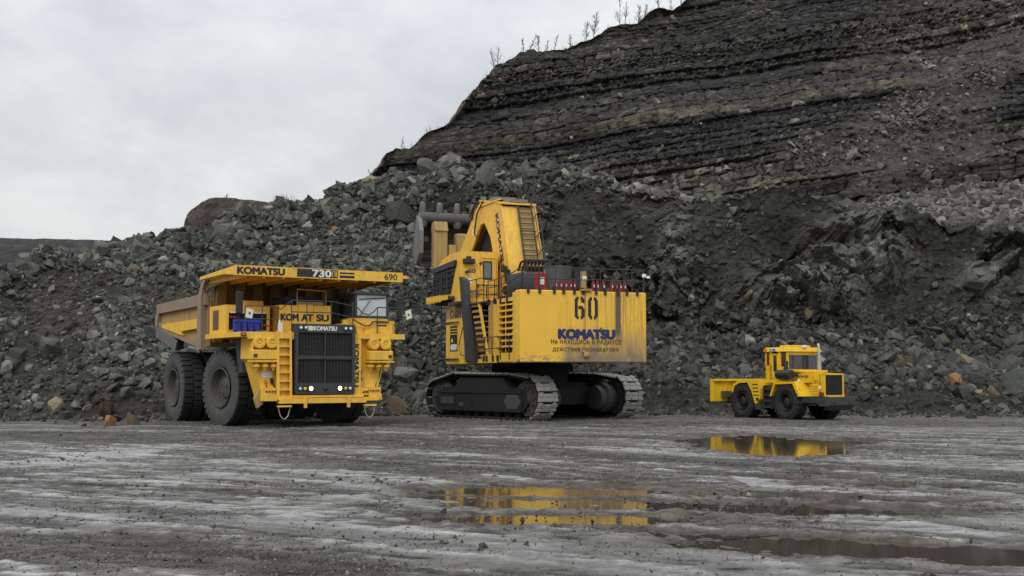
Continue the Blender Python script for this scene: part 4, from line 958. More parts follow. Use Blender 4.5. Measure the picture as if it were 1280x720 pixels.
def crawler(parent, loc, rot, inner):
    tr = empty('crawler_track', parent, loc, rot)
    # belt path in x,z
    pts = []
    ctrl = [(-3.55, .14), (3.15, .14)]
    def arc(cx, cz, r, a0, a1, n): return [(cx + r * math.cos(R(a0 + (a1 - a0) * i / n)), cz + r * math.sin(R(a0 + (a1 - a0) * i / n))) for i in range(n + 1)]
    path = [(-3.0, .12), (3.05, .12)] + arc(3.15, 1.08, .95, -80, 55, 10) + [(2.1, 2.08), (-2.1, 2.12)] + arc(-3.15, 1.02, .92, 128, 262, 10)
    P2 = [Vector((a, 0, b)) for a, b in path]; seg = []
    tot = 0
    for i in range(len(P2)):
        q = P2[(i + 1) % len(P2)]; seg.append((tot, P2[i], q)); tot += (q - P2[i]).length
    n = int(tot / .44); mb = MB()
    for k in range(n):
        s_ = tot * k / n
        for (a, p, q) in reversed(seg):
            if s_ >= a: break
        d = (q - p).normalized(); c = p + d * (s_ - a); nn = Vector((d.z, 0, -d.x))
        A = Matrix(((d.x, 0, nn.x, c.x), (d.y, 1, nn.y, 0), (d.z, 0, nn.z, c.z), (0, 0, 0, 1)))
        mb.T = A
        mb.cur = 1; mb.box(-.195, .195, -.62, .62, -.03, .055, .02); mb.cur = 0; mb.box(-.185, .185, -.595, .595, .050, .064)
        for y0, y1 in ((-.60, -.26), (-.19, .19), (.26, .60)):
            mb.box(-.17, -.06, y0, y1, .06, .115); mb.box(.05, .15, y0 + .03, y1 - .03, .06, .10)
        mb.cur = 1; mb.box(-.24, .24, -.2, -.08, -.14, -.03); mb.box(-.24, .24, .08, .2, -.14, -.03)
        mb.cur = 0
        for yy in (-.42, .42): mb.box(.15, .235, yy - .10, yy + .10, -.02, .085)
        mb.T = None
    mb.build('track_shoe_belt', ['pad', 'underside'], tr)
    m = MB()
    fr = [(-3.2, .40), (3.0, .40), (3.35, .75), (3.2, 1.35), (2.4, 1.52), (-2.6, 1.52), (-3.3, 1.3), (-3.5, .8)]
    m.prism(fr, 'y', -.5, .5); m.prism([(-2.9, .46), (2.9, .46), (3.1, .8), (2.9, 1.32), (-2.9, 1.32), (-3.1, .8)], 'y', -.56, -.501)
    for z in (.46, 1.30): m.box(-3.0, 3.0, -.60, -.56, z - .05, z + .05)
    m.prism([(-2.0, 1.5), (2.0, 1.5), (1.6, 1.98), (-1.6, 1.98)], 'y', -.48, .48)
    m.box(-1.9, -1.86, -.58, -.561, .5, 1.3); m.box(-.6, -.56, -.58, -.561, .5, 1.3)
    for k in range(8): m.lathe([(.001, -.4), (.30, -.4), (.30, -.2), (.2, -.18), (.2, .18), (.30, .2), (.30, .4), (.001, .4)], (-2.6 + k * .74, 0, .46), 'y', 16)
    for xx in (-1.4, 0, 1.4): m.lathe([(.001, -.45), (.17, -.45), (.17, .45), (.001, .45)], (xx, 0, 1.82), 'y', 14)
    m.build('track_frame', 'underside', tr, 35)
    m = MB(); m.box(-2.95, -1.95, -.585, -.562, .72, 1.05); m.box(-1.55, -1.2, -.58, -.562, .62, .8)
    if inner > 0: m.build('cover_plate', 'darksteel', tr)
    m = MB(); m.prism([(2.0, .55), (2.7, .55), (2.95, .85), (2.75, 1.2), (2.0, 1.2), (1.8, .9)], 'y', -.59, -.562)
    if inner > 0: m.build('cover_plate', 'darksteel', tr)
    for x, nm in ((3.15, 'drive_sprocket'), (-3.15, 'idler_wheel')):
        m = MB(); m.lathe([(.001, -.46), (.26, -.46), (.30, -.36), (.62, -.34), (.80, -.36), (.82, -.2), (.62, -.14), (.62, .14), (.82, .2), (.80, .36), (.62, .34), (.3, .36), (.26, .46), (.001, .46)], (x, 0, 1.05), 'y', 28)
        for k in range(10): a = 2 * math.pi * k / 10; m.cyl((x + .5 * math.cos(a), -.45, 1.05 + .5 * math.sin(a)), (x + .5 * math.cos(a), .45, 1.05 + .5 * math.sin(a)), .05, 6)
        m.build(nm, 'darksteel', tr, 35)
    m = MB(); m.lathe([(.001, 0), (.62, 0), (.70, .12), (.70, .5), (.55, .62), (.55, .95), (.3, 1.0), (.001, 1.0)], (0, 0, 0), 'y', 24)
    m.v = [Vector((2.9 + v.x, inner * (.52 + v.y), 1.02 + v.z)) for v in m.v]
    for k in range(6): a = 2 * math.pi * k / 6; m.box(2.9 + .62 * math.cos(a) - .06, 2.9 + .62 * math.cos(a) + .06, inner * .6, inner * 1.1, 1.02 + .62 * math.sin(a) - .05, 1.02 + .62 * math.sin(a) + .05)
    m.build('final_drive', 'darksteel', tr, 35)
    return tr

def excavator():
    t = thing('mining_excavator', 'giant yellow tracked excavator with 60 stencilled on its rear and bucket raised teeth up', 'excavator', (1.0, 59.0, 0), R(112))
    CY = R(-49 - 112)
    inv = Matrix.Rotation(R(-112), 3, 'Z'); perp = Vector((math.sin(R(49)), math.cos(R(49)), 0))
    a = inv @ (perp * -2.8); b = inv @ (perp * 2.8)
    # the outer side of a crawler is its -y side once turned; the near one shows that side to the camera
    crawler(t, a, (0, 0, R(-49 - 112)), 1)
    tr2 = crawler(t, b, (0, 0, R(-49 - 112)), -1)
    m = MB(); m.T = Matrix.Rotation(CY, 4, 'Z')
    m.box(-1.7, 1.7, -2.3, 2.3, .85, 1.75); m.box(-2.4, -1.4, -2.6, 2.6, .7, 1.5); m.box(1.4, 2.4, -2.6, 2.6, .7, 1.5); m.T = None
    m.lathe([(.001, 1.7), (1.7, 1.7), (1.75, 2.2), (2.0, 2.25), (2.0, 2.5), (1.9, 2.66), (.001, 2.66)], (0, 0, 0), 'z', 40)
    m.build('undercarriage', 'underside', t, 35)
    m = MB(); m.T = Matrix.Rotation(CY, 4, 'Z'); m.prism([(1.2, .35), (2.1, .35), (2.3, .7), (1.4, .8)], 'y', -2.0, -1.2); m.box(1.3, 2.2, -2.1, -1.3, .50, .55); m.T = None; m.build('access_step', 'steel', t)
    # ---- main frame and engine house
    m = MB(); m.box(-4.95, 4.3, -2.4, 2.4, 2.70, 3.2); m.box(-5.8, -.5, -2.9, 2.2, 2.68, 2.8); m.cyl((-2.4, 2.3, 2.5), (-2.4, 2.3, 2.7), .5, 14); m.build('main_frame', 'underside', t)
    m = MB(); m.box(-4.85, -1.75, -2.95, 2.86, 2.8, 5.42); m.box(-1.75, 4.0, -3.0, -1.2, 2.8, 5.4); m.box(-1.75, 1.2, -1.2, 1.6, 2.8, 5.6); m.box(-1.7, .5, 1.6, 2.2, 2.8, 5.5)
    m.build('engine_house', 'yellow', t)
    # counterweight
    m = MB(); m.box(-6.0, -5.35, -3.1, 3.1, 2.66, 5.84, .05); m.box(-5.36, -4.86, -3.02, 3.02, 2.7, 5.78)
    for y in (2.6, 1.9, .9, .2, -.75, -1.3, -2.0, -2.6): pass
    cw = m.build('counterweight', 'cw', t)
    m = MB(); m.box(-6.004, -5.99, -.012, .012, 2.72, 5.8); m.box(-5.6, -5.0, -3.13, -3.10, 2.9, 5.0); cwl = m.build('seam', 'rust', cw)
    m = MB(); m.lathe([(.14, 0), (.14, .1), (.10, .14), (.05, .16), (.001, .16)], (-6.0, -.04, 3.0), 'x', 16); m.T = None
    for v in range(len(m.v)): m.v[v] = Vector((-12.0 - m.v[v].x, m.v[v].y, m.v[v].z))
    m.box(-6.1, -6.0, .0, .16, 3.10, 3.24); m.build('tow_eye', 'tan', cw, 40)
    m = MB(); stencil(m, '6', -6.0, .50, 4.58, .48, 1.0, .15, .008); stencil(m, '0', -6.0, -.16, 4.58, .48, 1.0, .15, .008); m.build('stencil_number', 'ink', cw)
    lettering('KOMATSU', 2.72, .38, (-6.006, -.09, 3.92), (0, -1, 0), (0, 0, 1), 'blue', cw, .14)
    m = MB(); m.box(-6.01, -6.0, -.84, -.75, 4.16, 4.22); m.build('emblem_dot', 'blue', cw)
    lettering('Не находись в радиусе'.upper().replace('НЕ ', 'Не ', 1), 3.45, .25, (-6.004, -.08, 3.56), (0, -1, 0), (0, 0, 1), 'fadedink', cw, .02, spacing=1.15)
    lettering('ДЕЙСТВИЯ ЭКСКАВАТОРА', 3.25, .24, (-6.004, -.05, 3.24), (0, -1, 0), (0, 0, 1), 'fadedink', cw, .02, spacing=1.15)
    # ---- left side: louvres, recess, stair, front tank
    m = MB()
    m.box(-5.34, -5.1, 2.9, 3.09, 2.66, 5.7); m.box(-3.35, -3.15, 2.87, 3.09, 2.7, 5.55); m.box(-5.1, -3.35, 2.87, 3.08, 5.40, 5.56); m.box(-5.1, -3.35, 2.87, 3.08, 2.7, 3.1)
    for k in range(8): z = 3.38 + k * .27; m.hexa([(-5.1, 2.9, z), (-3.35, 2.9, z), (-3.35, 3.08, z - .05), (-5.1, 3.08, z - .05), (-5.1, 2.9, z + .07), (-3.35, 2.9, z + .07), (-3.35, 3.08, z + .02), (-5.1, 3.08, z + .02)])
    m.box(-4.25, -4.2, 3.081, 3.10, 3.1, 5.4)
    lv = m.build('louvre_panel', 'yellow', t)
    m = MB(); m.box(-5.1, -3.35, 2.862, 2.875, 3.1, 5.4); m.build('louvre_mesh', 'black', lv)
    m = MB(); m.box(-3.1, -2.0, 2.5, 2.6, 2.9, 5.5); m.box(-3.12, -3.04, 2.6, 3.05, 2.7, 5.5); m.box(-2.05, -1.95, 2.0, 3.05, 2.7, 5.5); m.build('door_recess', 'tan', t)
    m = MB(); m.box(-2.75, -2.15, 2.61, 2.66, 3.0, 5.2); m.box(-2.9, -2.8, 2.61, 2.7, 3.0, 5.3); m.build('access_door', 'rust', t)
    m = MB(); m.box(-5.34, 1.2, 2.2, 3.04, 2.66, 2.78); m.box(-3.15, -1.2, 2.9, 3.10, 2.66, 3.05); m.box(-1.2, -.4, 2.9, 3.12, 2.66, 2.85); m.build('lower_walkway', 'yellow', t)
    st = empty('staircase', t)
    m = MB()
    for k in range(10): z = 3.0 + k * .27; x = -1.45 + k * .13; m.box(x - .35, x + .75, 2.35 - k * .03 + .1, 3.0, z, z + .05); m.box(x - .35, x + .75, 2.96, 3.02, z - .06, z + .05)
    m.build('tread', 'tan', st)
    m = MB(); m.box(-1.9, .9, 2.15, 2.25, 2.8, 5.6); m.build('stair_back', 'underside', st)
    m = MB(); m.hexa([(-1.98, 2.98, 2.8), (-1.88, 2.98, 2.8), (-1.88, 3.1, 2.8), (-1.98, 3.1, 2.8), (-.72, 2.98, 5.6), (-.62, 2.98, 5.6), (-.62, 3.1, 5.6), (-.72, 3.1, 5.6)]); m.build('stringer', 'yellow', st)
    m = MB()
    p = [(-.02, 3.1, 2.72), (.62, 3.1, 2.72), (1.75, 3.1, 6.9), (1.05, 3.1, 7.02)]
    m.hexa([(-.10, 3.02, 2.78), (.5, 3.02, 2.72), (.5, 3.3, 2.72), (-.10, 3.3, 2.78), (.85, 3.02, 6.75), (1.5, 3.02, 6.95), (1.5, 3.3, 6.95), (.85, 3.3, 6.75)])
    for k in range(9):
        z = 3.1 + k * .42; x = .42 + (z - 2.72) * .236; m.box(x + .0, x + .16, 3.1, 3.22, z, z + .05)
    m.tube([(.3, 3.2, 2.9), (1.2, 3.3, 3.1), (1.5, 3.3, 3.5), (.95, 3.3, 4.4)], .025, 6); m.box(-.6, .5, 3.0, 3.25, 2.68, 2.86)
    m.build('folding_ladder', 'charcoal', t)
    m = MB(); m.box(1.2, 4.05, 1.6, 3.1, 2.62, 5.62, .03); ft = m.build('front_tank', 'tan', t)
    m = MB(); m.box(1.25, 4.0, 3.101, 3.106, 2.66, 4.9); m.build('tank_panel', 'yellow', ft)
    m = MB(); m.box(2.25, 3.35, 3.107, 3.118, 3.28, 4.55); gp = m.build('model_plate', 'black', ft)
    m = MB()
    for k in range(3): m.box(2.25, 3.35, 3.118, 3.124, 4.12 + k * .14, 4.16 + k * .14)
    m.box(2.9, 3.15, 3.118, 3.124, 3.72, 3.92); m.build('plate_stripe', 'dot', gp)
    lettering('4000', .95, .30, (2.8, 3.126, 3.48), (-1, 0, 0), (0, 0, 1), 'white', gp, .05)
    lettering('С-601', 1.6, .42, (2.55, 3.112, 5.15), (-1, 0, 0), (0, 0, 1), 'ink', ft, 0)
    m = MB(); m.tube([(4.6, 3.15, 4.75), (1.9, 3.2, 4.72)], .035, 6); m.tube([(4.6, 3.15, 2.9), (1.9, 3.2, 2.88)], .045, 6); m.tube([(4.8, 3.1, 2.7), (4.8, 3.1, 6.2)], .03, 6)
    m.tube([(4.8, 2.7, 2.7), (4.8, 2.7, 6.2)], .03, 6)
    for k in range(10): m.tube([(4.8, 2.7, 2.9 + k * .33), (4.8, 3.1, 2.9 + k * .33)], .02, 5)
    m.build('side_rail', 'charcoal', t)
    # ---- cab
    cab = empty('cab', t)
    m = MB()
    body = [(1.7, 5.72), (3.0, 5.72), (3.2, 6.0), (5.72, 6.05), (5.75, 6.3), (5.9, 7.7), (5.0, 7.86), (4.7, 8.05), (3.2, 8.25), (1.7, 8.25)]
    m.prism(body, 'y', 1.2, 3.12)
    m.box(1.3, 1.698, 1.25, 3.1, 5.72, 5.9); m.box(1.2, 3.0, 1.1, 3.12, 5.56, 5.71)
    m.box(1.66, 1.70, 1.18, 1.3, 5.9, 8.2); m.build('cab_shell', 'yellow', cab)
    m = MB(); m.prism([(3.2, 6.22), (5.76, 6.28), (5.93, 7.62), (2.3, 7.80)], 'y', 3.118, 3.15)
    m.prism([(5.70, 6.2), (5.80, 6.2), (5.96, 7.6), (5.86, 7.6)], 'y', 1.35, 3.0)
    m.build('cab_window', 'glass', cab)
    m = MB()
    for k in range(6): z = 6.30 + k * .26; m.tube([(3.3 - k * .17, 3.22, z), (5.75 + k * .03, 3.22, z)], .035, 5)
    for k in range(6): x = 3.5 + k * .42; m.tube([(x, 3.23, 6.22), (x - .02, 3.23, 7.7)], .03, 5)
    m.prism([(2.35, 7.55), (5.9, 7.4), (5.93, 7.66), (2.25, 7.84)], 'y', 3.16, 3.28)
    m.build('window_guard', 'charcoal', cab)
    # rear face of the cab: door with window, number, work lamp
    m = MB(); m.box(1.64, 1.698, 1.32, 2.05, 5.95, 7.92); m.box(1.60, 1.638, 1.30, 1.36, 5.9, 8.0); m.box(1.60, 1.638, 2.03, 2.09, 5.9, 8.0); m.box(1.60, 1.638, 1.36, 2.03, 7.92, 8.0); dr = m.build('cab_door', 'yellow', cab)
    m = MB(); m.box(1.625, 1.639, 1.5, 1.98, 6.85, 7.78, .02); m.build('door_window_seal', 'black', dr)
    m = MB(); m.box(1.612, 1.626, 1.56, 1.92, 6.93, 7.7); m.build('door_window', 'glassgreen', dr)
    m = MB(); m.box(1.58, 1.64, 1.92, 2.0, 6.55, 6.62); m.build('door_handle', 'charcoal', dr); m = MB(); m.box(1.58, 1.70, 2.2, 2.26, 6.5, 6.62); m.build('grab_handle', 'charcoal', cab)
    lettering('60', .36, .21, (1.694, 2.55, 7.28), (0, -1, 0), (0, 0, 1), 'fadedink', cab, .06)
    m = MB(); m.box(1.45, 1.69, 2.45, 3.05, 7.62, 7.86, .04); m.box(1.5, 1.69, 2.65, 2.85, 7.86, 7.98); m.build('work_lamp', 'black', cab)
    m = MB(); m.cyl((1.55, 2.1, 7.66), (1.7, 2.1, 7.66), .06, 8); m.build('camera_eye', 'black', cab)
    m = MB(); m.cyl((1.5, 2.85, 7.2), (1.7, 2.85, 7.2), .08, 8); m.build('horn', 'black', cab)
    m = MB(); m.box(1.688, 1.699, 2.55, 2.75, 6.65, 6.88); m.build('notice_sticker', 'white', cab)
    m = MB(); m.box(1.686, 1.699, 2.15, 2.72, 5.95, 6.32); m.build('vent_panel', 'tan', cab)
    # platform in front of and behind the cab with its rails
    m = MB(); m.box(1.2, 2.6, 3.12, 3.5, 5.56, 5.70); m.box(2.6, 5.9, 3.12, 3.5, 5.9, 6.04); m.box(2.6, 5.9, 1.3, 3.1, 5.72, 5.9); m.box(-1.8, 1.6, 1.7, 3.1, 5.50, 5.58); m.build('platform', 'charcoal', t)
    m = MB(); m.box(2.6, 5.95, 3.5, 3.56, 5.86, 6.1)
    for k in range(5): m.box(3.5 + k * .5, 3.68 + k * .5, 3.562, 3.62, 5.78, 6.14)
    m.build('platform_edge', 'yellow', t)
    m = MB()
    railing(m, [(2.7, 3.52, 6.04), (3.7, 3.52, 6.04), (4.8, 3.52, 6.04), (5.9, 3.52, 6.04), (5.9, 3.2, 6.04)], 1.1, .03); m.build('handrail', 'charcoal', t); m = MB()
    railing(m, [(.6, 3.08, 5.58), (-.4, 3.08, 5.58), (-1.4, 3.08, 5.58)], 1.1, .025); m.build('handrail', 'charcoal', t); m = MB()
    m.tube([(1.4, 3.2, 6.9), (1.15, 3.3, 6.9), (.8, 3.2, 6.3), (.6, 3.1, 5.6)], .03, 6)
    railing(m, [(1.35, 2.4, 5.6), (1.35, 1.9, 5.6), (1.3, 1.3, 5.6)], .95, .03)
    m.tube([(1.3, 1.3, 5.6), (1.3, 1.25, 7.0), (1.2, .9, 7.1)], .03, 6); m.build('handrail', 'charcoal', t); m = MB()
    # rail round the engine deck: left side, rear, and the lower walkway
    railing(m, [(-1.75, 3.0, 5.5), (-2.6, 3.0, 5.5), (-3.5, 3.0, 5.55), (-4.4, 3.0, 5.6), (-5.95, 3.0, 5.84)], 1.0, .024, (.35, .68))
    railing(m, [(-5.95, 3.0, 5.84), (-5.95, 2.2, 5.84), (-5.95, 1.4, 5.84), (-5.95, .7, 5.84), (-5.95, 0, 5.84), (-5.95, -.8, 5.84), (-5.95, -1.6, 5.84), (-5.95, -2.4, 5.84), (-5.95, -3.0, 5.84)], 1.02, .024, (.5,))
    railing(m, [(-5.9, -3.0, 5.84), (-4.0, -3.0, 5.84), (-2.0, -3.0, 5.8)], 1.0, .024)
    m.build('handrail', 'charcoal', t); m = MB()
    railing(m, [(-.5, 3.12, 2.8), (-1.6, 3.12, 2.8), (-2.6, 3.12, 2.8), (-3.6, 3.12, 2.8), (-4.7, 3.12, 2.8)], 1.05, .024)
    m.build('handrail', 'charcoal', t)
    m = MB()
    def clamp(*b): m = MB(); m.box(*b); m.build('rail_clamp', 'black', t)
    for y in (2.75, 2.2, 1.5, 1.05, .52, .1, -.55, -1.0, -1.65, -2.1, -2.62): clamp(-6.07, -5.9, y - .05, y + .05, 5.68, 5.98)
    for x in (-.7, -1.5, -1.9, -2.7, -3.3): clamp(x - .07, x + .07, 3.05, 3.16, 2.74, 3.0)
    for x in (-2.0, -2.8, -3.6, -4.4): clamp(x - .06, x + .06, 3.0, 3.13, 5.36, 5.62)
    # ---- engine deck
    m = MB()
    m.box(-4.9, -2.0, -2.5, 2.5, 5.42, 5.78); m.box(-4.4, -2.6, .9, 2.4, 5.78, 6.75, .06); m.box(-4.2, -1.2, -2.3, -.4, 5.78, 6.12, .06); m.box(-1.6, .2, -.9, 1.3, 5.6, 6.75, .08)
    m.build('engine_hood', 'charcoal', t, 35)
    m = MB(); m.cyl((-4.4, .55, 5.78), (-4.4, .55, 7.05), .62, 20); m.build('air_intake', 'darksteel', t, 40)
    m = MB(); m.box(-4.8, -4.0, -.55, .1, 5.78, 6.98); m.box(-4.9, -4.82, -.45, .0, 6.0, 6.9); m.cyl((-3.4, -1.2, 6.5), (-3.4, -1.2, 7.0), .25, 14); m.build('exhaust_box', 'black', t, 40)
    m = MB(); m.box(-6.05, -5.85, -.06, .14, 5.86, 6.72); m.box(-6.12, -5.9, -.3, .22, 5.842, 5.92); m.build('rail_post', 'tan', t)
    m = MB(); m.box(-6.08, -5.85, -.06, .14, 6.36, 6.5); m.cyl((-5.9, -3.25, 6.5), (-5.9, -3.25, 6.62), .1, 10); m.cyl((-5.9, -3.05, 6.55), (-5.9, -3.05, 6.7), .1, 10); m.build('signal_lamp', 'white', t, 40)
    m = MB(); m.box(-5.75, -5.4, 1.72, 2.2, 5.845, 6.62, .03); cb = m.build('hose_cabinet', 'red', t)
    m = MB(); m.box(-5.756, -5.75, 1.86, 2.06, 6.1, 6.42); m.build('cabinet_label', 'white', cb)
    for y in (1.25, 1.0, .76, .52, .34, -.62, -.82, -1.12, -1.55, -1.75, -1.98, -2.2):
        m = MB(); m.lathe([(.001, 0), (.085, 0), (.085, .38), (.05, .46), (.03, .5), (.03, .54), (.001, .54)], (-5.6, y, 5.85), 'z', 10); o = m.build('fire_extinguisher', 'red', t, 40)
        m = MB(); m.tube([(-5.62, y, 6.36), (-5.7, y + .06, 6.34), (-5.7, y + .07, 6.0)], .018, 5); m.build('hose', 'charcoal', o); m = MB(); m.box(-5.69, -5.686, y - .03, y + .03, 6.04, 6.16); m.build('label', 'white', o)
    # hose bundle at the boom foot
    m = MB()
    for k in range(7):
        y = -.75 + k * .2; m.tube([(-.4, y, 6.4), (-.5, y, 7.35), (-.2, y, 7.72), (.35, y, 7.66), (.9, y, 7.1)], .065, 7)
    m.build('hose_bundle', 'black', t, 50)
    m = MB()
    for k in range(6):
        y = -.65 + k * .2; m.tube([(-.25, y, 7.80), (.3, y, 7.74)], .04, 6)
    m.build('hose_guard', 'steel', t, 50)
    # ---- boom, stick, bucket
    boom = empty('boom', t)
    m = MB()
    side = [(.15, 5.6), (.75, 7.6), (1.75, 10.62), (2.1, 10.82), (4.8, 11.2), (5.5, 10.9), (8.4, 8.5), (8.2, 7.7), (7.3, 7.7), (4.75, 10.0), (4.2, 10.05), (3.3, 9.2), (2.5, 7.4), (1.9, 5.6)]
    for s in (-1, 1):
        m.prism(side, 'y', s * .82, s * .95)
    m.hexa([(.15, -.82, 5.6), (.15, .82, 5.6), (.28, .82, 5.6), (.28, -.82, 5.6), (1.75, -.82, 10.62), (1.75, .82, 10.62), (1.88, .82, 10.6), (1.88, -.82, 10.6)])
    m.hexa([(1.75, -.82, 10.52), (1.75, .82, 10.52), (4.8, .82, 11.05), (4.8, -.82, 11.05), (1.75, -.82, 10.62), (1.75, .82, 10.62), (4.8, .82, 11.18), (4.8, -.82, 11.18)])
    m.hexa([(4.8, -.82, 11.05), (4.8, .82, 11.05), (8.3, .82, 8.4), (8.3, -.82, 8.4), (4.8, -.82, 11.18), (4.8, .82, 11.18), (8.4, .82, 8.5), (8.4, -.82, 8.5)])
    m.box(1.8, 5.0, .96, 1.02, 10.95, 11.03); m.prism([(1.6, 10.70), (4.9, 11.26), (4.9, 11.34), (1.6, 10.80)], 'y', -.9, .98)
    bm_ = m.build('boom_shell', 'yellow', boom)
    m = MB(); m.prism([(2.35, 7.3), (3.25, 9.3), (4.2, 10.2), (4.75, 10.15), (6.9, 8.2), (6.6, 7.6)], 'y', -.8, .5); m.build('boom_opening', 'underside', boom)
    m = MB(); m.tube([(2.0, .55, 7.2), (4.1, .55, 9.4)], .16, 10); m.build('cylinder', 'darksteel', boom, 40)
    m = MB(); m.tube([(2.6, .55, 7.5), (3.4, .55, 8.5)], .07, 8); m.build('cylinder_rod', 'chrome', boom, 40)
    u = Vector((1.6, 0, 5.02)).normalized()
    lettering('KOMATSU', 2.9, .36, (1.95, .958, 8.9), (-u.x, 0, -u.z), (-u.z, 0, u.x), 'blue', boom, .06)
    # ladder on the back of the boom
    m = MB()
    def back(zf, y, off=.08): return (.15 + (zf - 5.6) * 1.6 / 5.02 - off, y, zf)
    for y in (.12, -.62): m.tube([back(7.3, y, .14), back(10.7, y, .14)], .05, 5)
    for k in range(12): z = 7.5 + k * .28; m.tube([back(z, .12, .12), back(z, -.62, .12)], .025, 5)
    for z in (8.3, 9.3): m.tube([back(z, .14, .1), back(z, .1, .42), back(z, -.6, .42), back(z, -.64, .1)], .03, 5)
    for z in (9.0, 8.1, 10.0): m.tube([back(z, -.66, .12), back(z + .45, -.98, .3)], .03, 5)
    m.tube([back(7.6, -.98, .3), back(10.2, -.98, .3)], .025, 5); m.tube([back(7.6, -.85, .12), back(10.5, -.8, .12)], .02, 5)
    m.tube([back(10.7, -.6, .2), (1.5, -.85, 11.9), (1.9, -.85, 12.5), (2.6, -.4, 12.55), (2.6, -.4, 11.9), (2.0, -.4, 11.85)], .03, 5); m.tube([(1.5, -.85, 11.9), (2.2, -.5, 12.0)], .03, 5); m.tube([(2.0, -.7, 10.9), (1.5, -.9, 11.8)], .03, 5)
    m.build('boom_ladder', 'charcoal', boom)
    m = MB(); m.hexa([back(7.4, -.6, .01), back(7.4, .1, .01), back(7.4, .1, -.01), back(7.4, -.6, -.01), back(10.6, -.6, .012), back(10.6, .1, .012), back(10.6, .1, -.01), back(10.6, -.6, -.01)]); m.build('ladder_backing', 'tan', boom)
    m = MB()
    m.tube([(4.3, 1.0, 11.2), (4.9, 1.1, 10.6), (5.3, 1.1, 9.6), (4.6, 1.05, 9.1), (3.8, 1.0, 9.7)], .045, 6); m.build('boom_hose', 'black', boom, 40); m = MB(); m.tube([(4.8, .8, 11.3), (5.6, 1.0, 11.1), (6.0, 1.0, 10.4)], .05, 6); m.build('boom_hose', 'black', boom, 40); m = MB(); m.tube([(5.0, .6, 11.3), (5.7, .9, 11.35), (6.3, 1.0, 10.6)], .05, 6); m.build('boom_hose', 'black', boom, 40); m = MB()
    m.tube([(.6, .98, 6.4), (1.0, 1.15, 7.4), (1.6, 1.05, 7.9), (2.0, 1.0, 7.4)], .03, 5)
    m.box(.5, .8, .96, 1.15, 6.6, 7.3); m.box(.9, 1.2, .96, 1.2, 7.2, 7.5); m.cyl((1.0, .9, 6.3), (1.0, 1.1, 6.3), .22, 12)
    m.build('boom_hose', 'black', boom, 40)
    m = MB(); m.box(3.6, 4.4, -.6, .6, 11.22, 11.38); m.box(2.0, 3.0, -.6, .4, 10.9, 11.06); m.box(4.6, 4.75, .7, .95, 11.2, 11.5); m.build('boom_bracket', 'steel', boom)
    m = MB(); m.box(5.55, 5.95, .956, .97, 9.55, 9.85); m.build('boom_sticker', 'white', boom)
    # stick
    m = MB(); m.prism([(7.3, 8.0), (8.3, 8.9), (12.0, 8.9), (12.6, 8.4), (12.4, 7.5), (8.6, 7.3)], 'y', -.55, .55); m.build('stick', 'tan', t)
    m = MB()
    m.box(12.0, 12.6, .28, 1.12, 7.4, 10.75, .08); m.prism([(11.9, 10.5), (12.7, 10.5), (12.6, 11.0), (12.1, 11.05)], 'y', .3, 1.1)
    m.box(12.1, 12.7, -1.1, -.3, 7.4, 10.4, .08); m.box(12.2, 12.5, -.3, .28, 8.4, 9.3); m.prism([(12.0, 9.0), (12.2, 9.0), (12.2, 9.7), (12.0, 9.7)], 'y', -.25, .2)
    m.build('bucket_link', 'tan', t)
    # bucket: side plates, shell, lip, teeth
    bk = empty('bucket', t)
    m = MB()
    shell = [(13.0, 11.35), (13.5, 10.9), (13.75, 10.2), (13.8, 9.5), (13.6, 8.9), (13.3, 8.6), (12.9, 8.6)]
    for (a, b) in zip(shell[:-1], shell[1:]):
        d = Vector((b[0] - a[0], 0, b[1] - a[1])).normalized(); nn = Vector((-d.z, 0, d.x)) * .12
        m.hexa([(a[0], -1.71, a[1]), (b[0], -1.71, b[1]), (b[0] + nn.x, -1.71, b[1] + nn.z), (a[0] + nn.x, -1.71, a[1] + nn.z), (a[0], 1.71, a[1]), (b[0], 1.71, b[1]), (b[0] + nn.x, 1.71, b[1] + nn.z), (a[0] + nn.x, 1.71, a[1] + nn.z)])
    m.build('bucket_shell', 'darksteel', bk)
    m = MB()
    for s in (-1, 1): m.prism([(12.75, 11.4), (13.2, 11.45), (13.65, 10.5), (13.8, 9.5), (13.6, 8.7), (13.2, 8.55), (12.55, 9.2), (12.5, 10.4)], 'y', s * 1.72, s * 1.85); m.build('side_plate', 'steel', bk); m = MB()
    for s in (-1, 1):
        m.prism([(12.68, 11.3), (12.95, 11.45), (12.9, 10.6), (12.85, 9.6), (13.3, 8.75), (12.95, 8.6), (12.4, 9.2), (12.35, 10.5)], 'y', s * 1.66, s * 1.92)
        m.box(12.5, 12.8, s * 1.851, s * 1.94, 9.6, 10.6); m.build('side_cutter', 'steel', bk); m = MB()
    m = MB(); m.tube([(13.0, -1.7, 11.34), (13.0, 1.7, 11.34)], .35, 14); m.build('lip', 'darksteel', bk, 40)
    for y in (1.52, .47, -.62, -1.62):
        m = MB(); m.tube([(13.0, y, 10.75), (13.0, y, 11.0), (13.0, y, 11.6), (13.0, y, 11.66)], [.20, .31, .27, .20], 10)
        m.tube([(13.0, y, 11.6), (13.0, y, 11.7), (12.99, y, 12.12), (12.98, y, 12.25), (12.97, y, 12.31)], [.20, .225, .185, .15, .07], 10)
        m.build('tooth', 'toothsteel', bk, 50)
    m = MB(); m.box(13.0, 13.2, -1.7, 1.7, 8.6, 8.75); m.box(12.9, 13.1, .9, 1.9, 9.0, 9.12); m.box(12.6, 12.9, 1.3, 1.9, 9.9, 10.2); m.build('bucket_hinge', 'darksteel', bk)
    return t
EXCAVATOR = excavator()
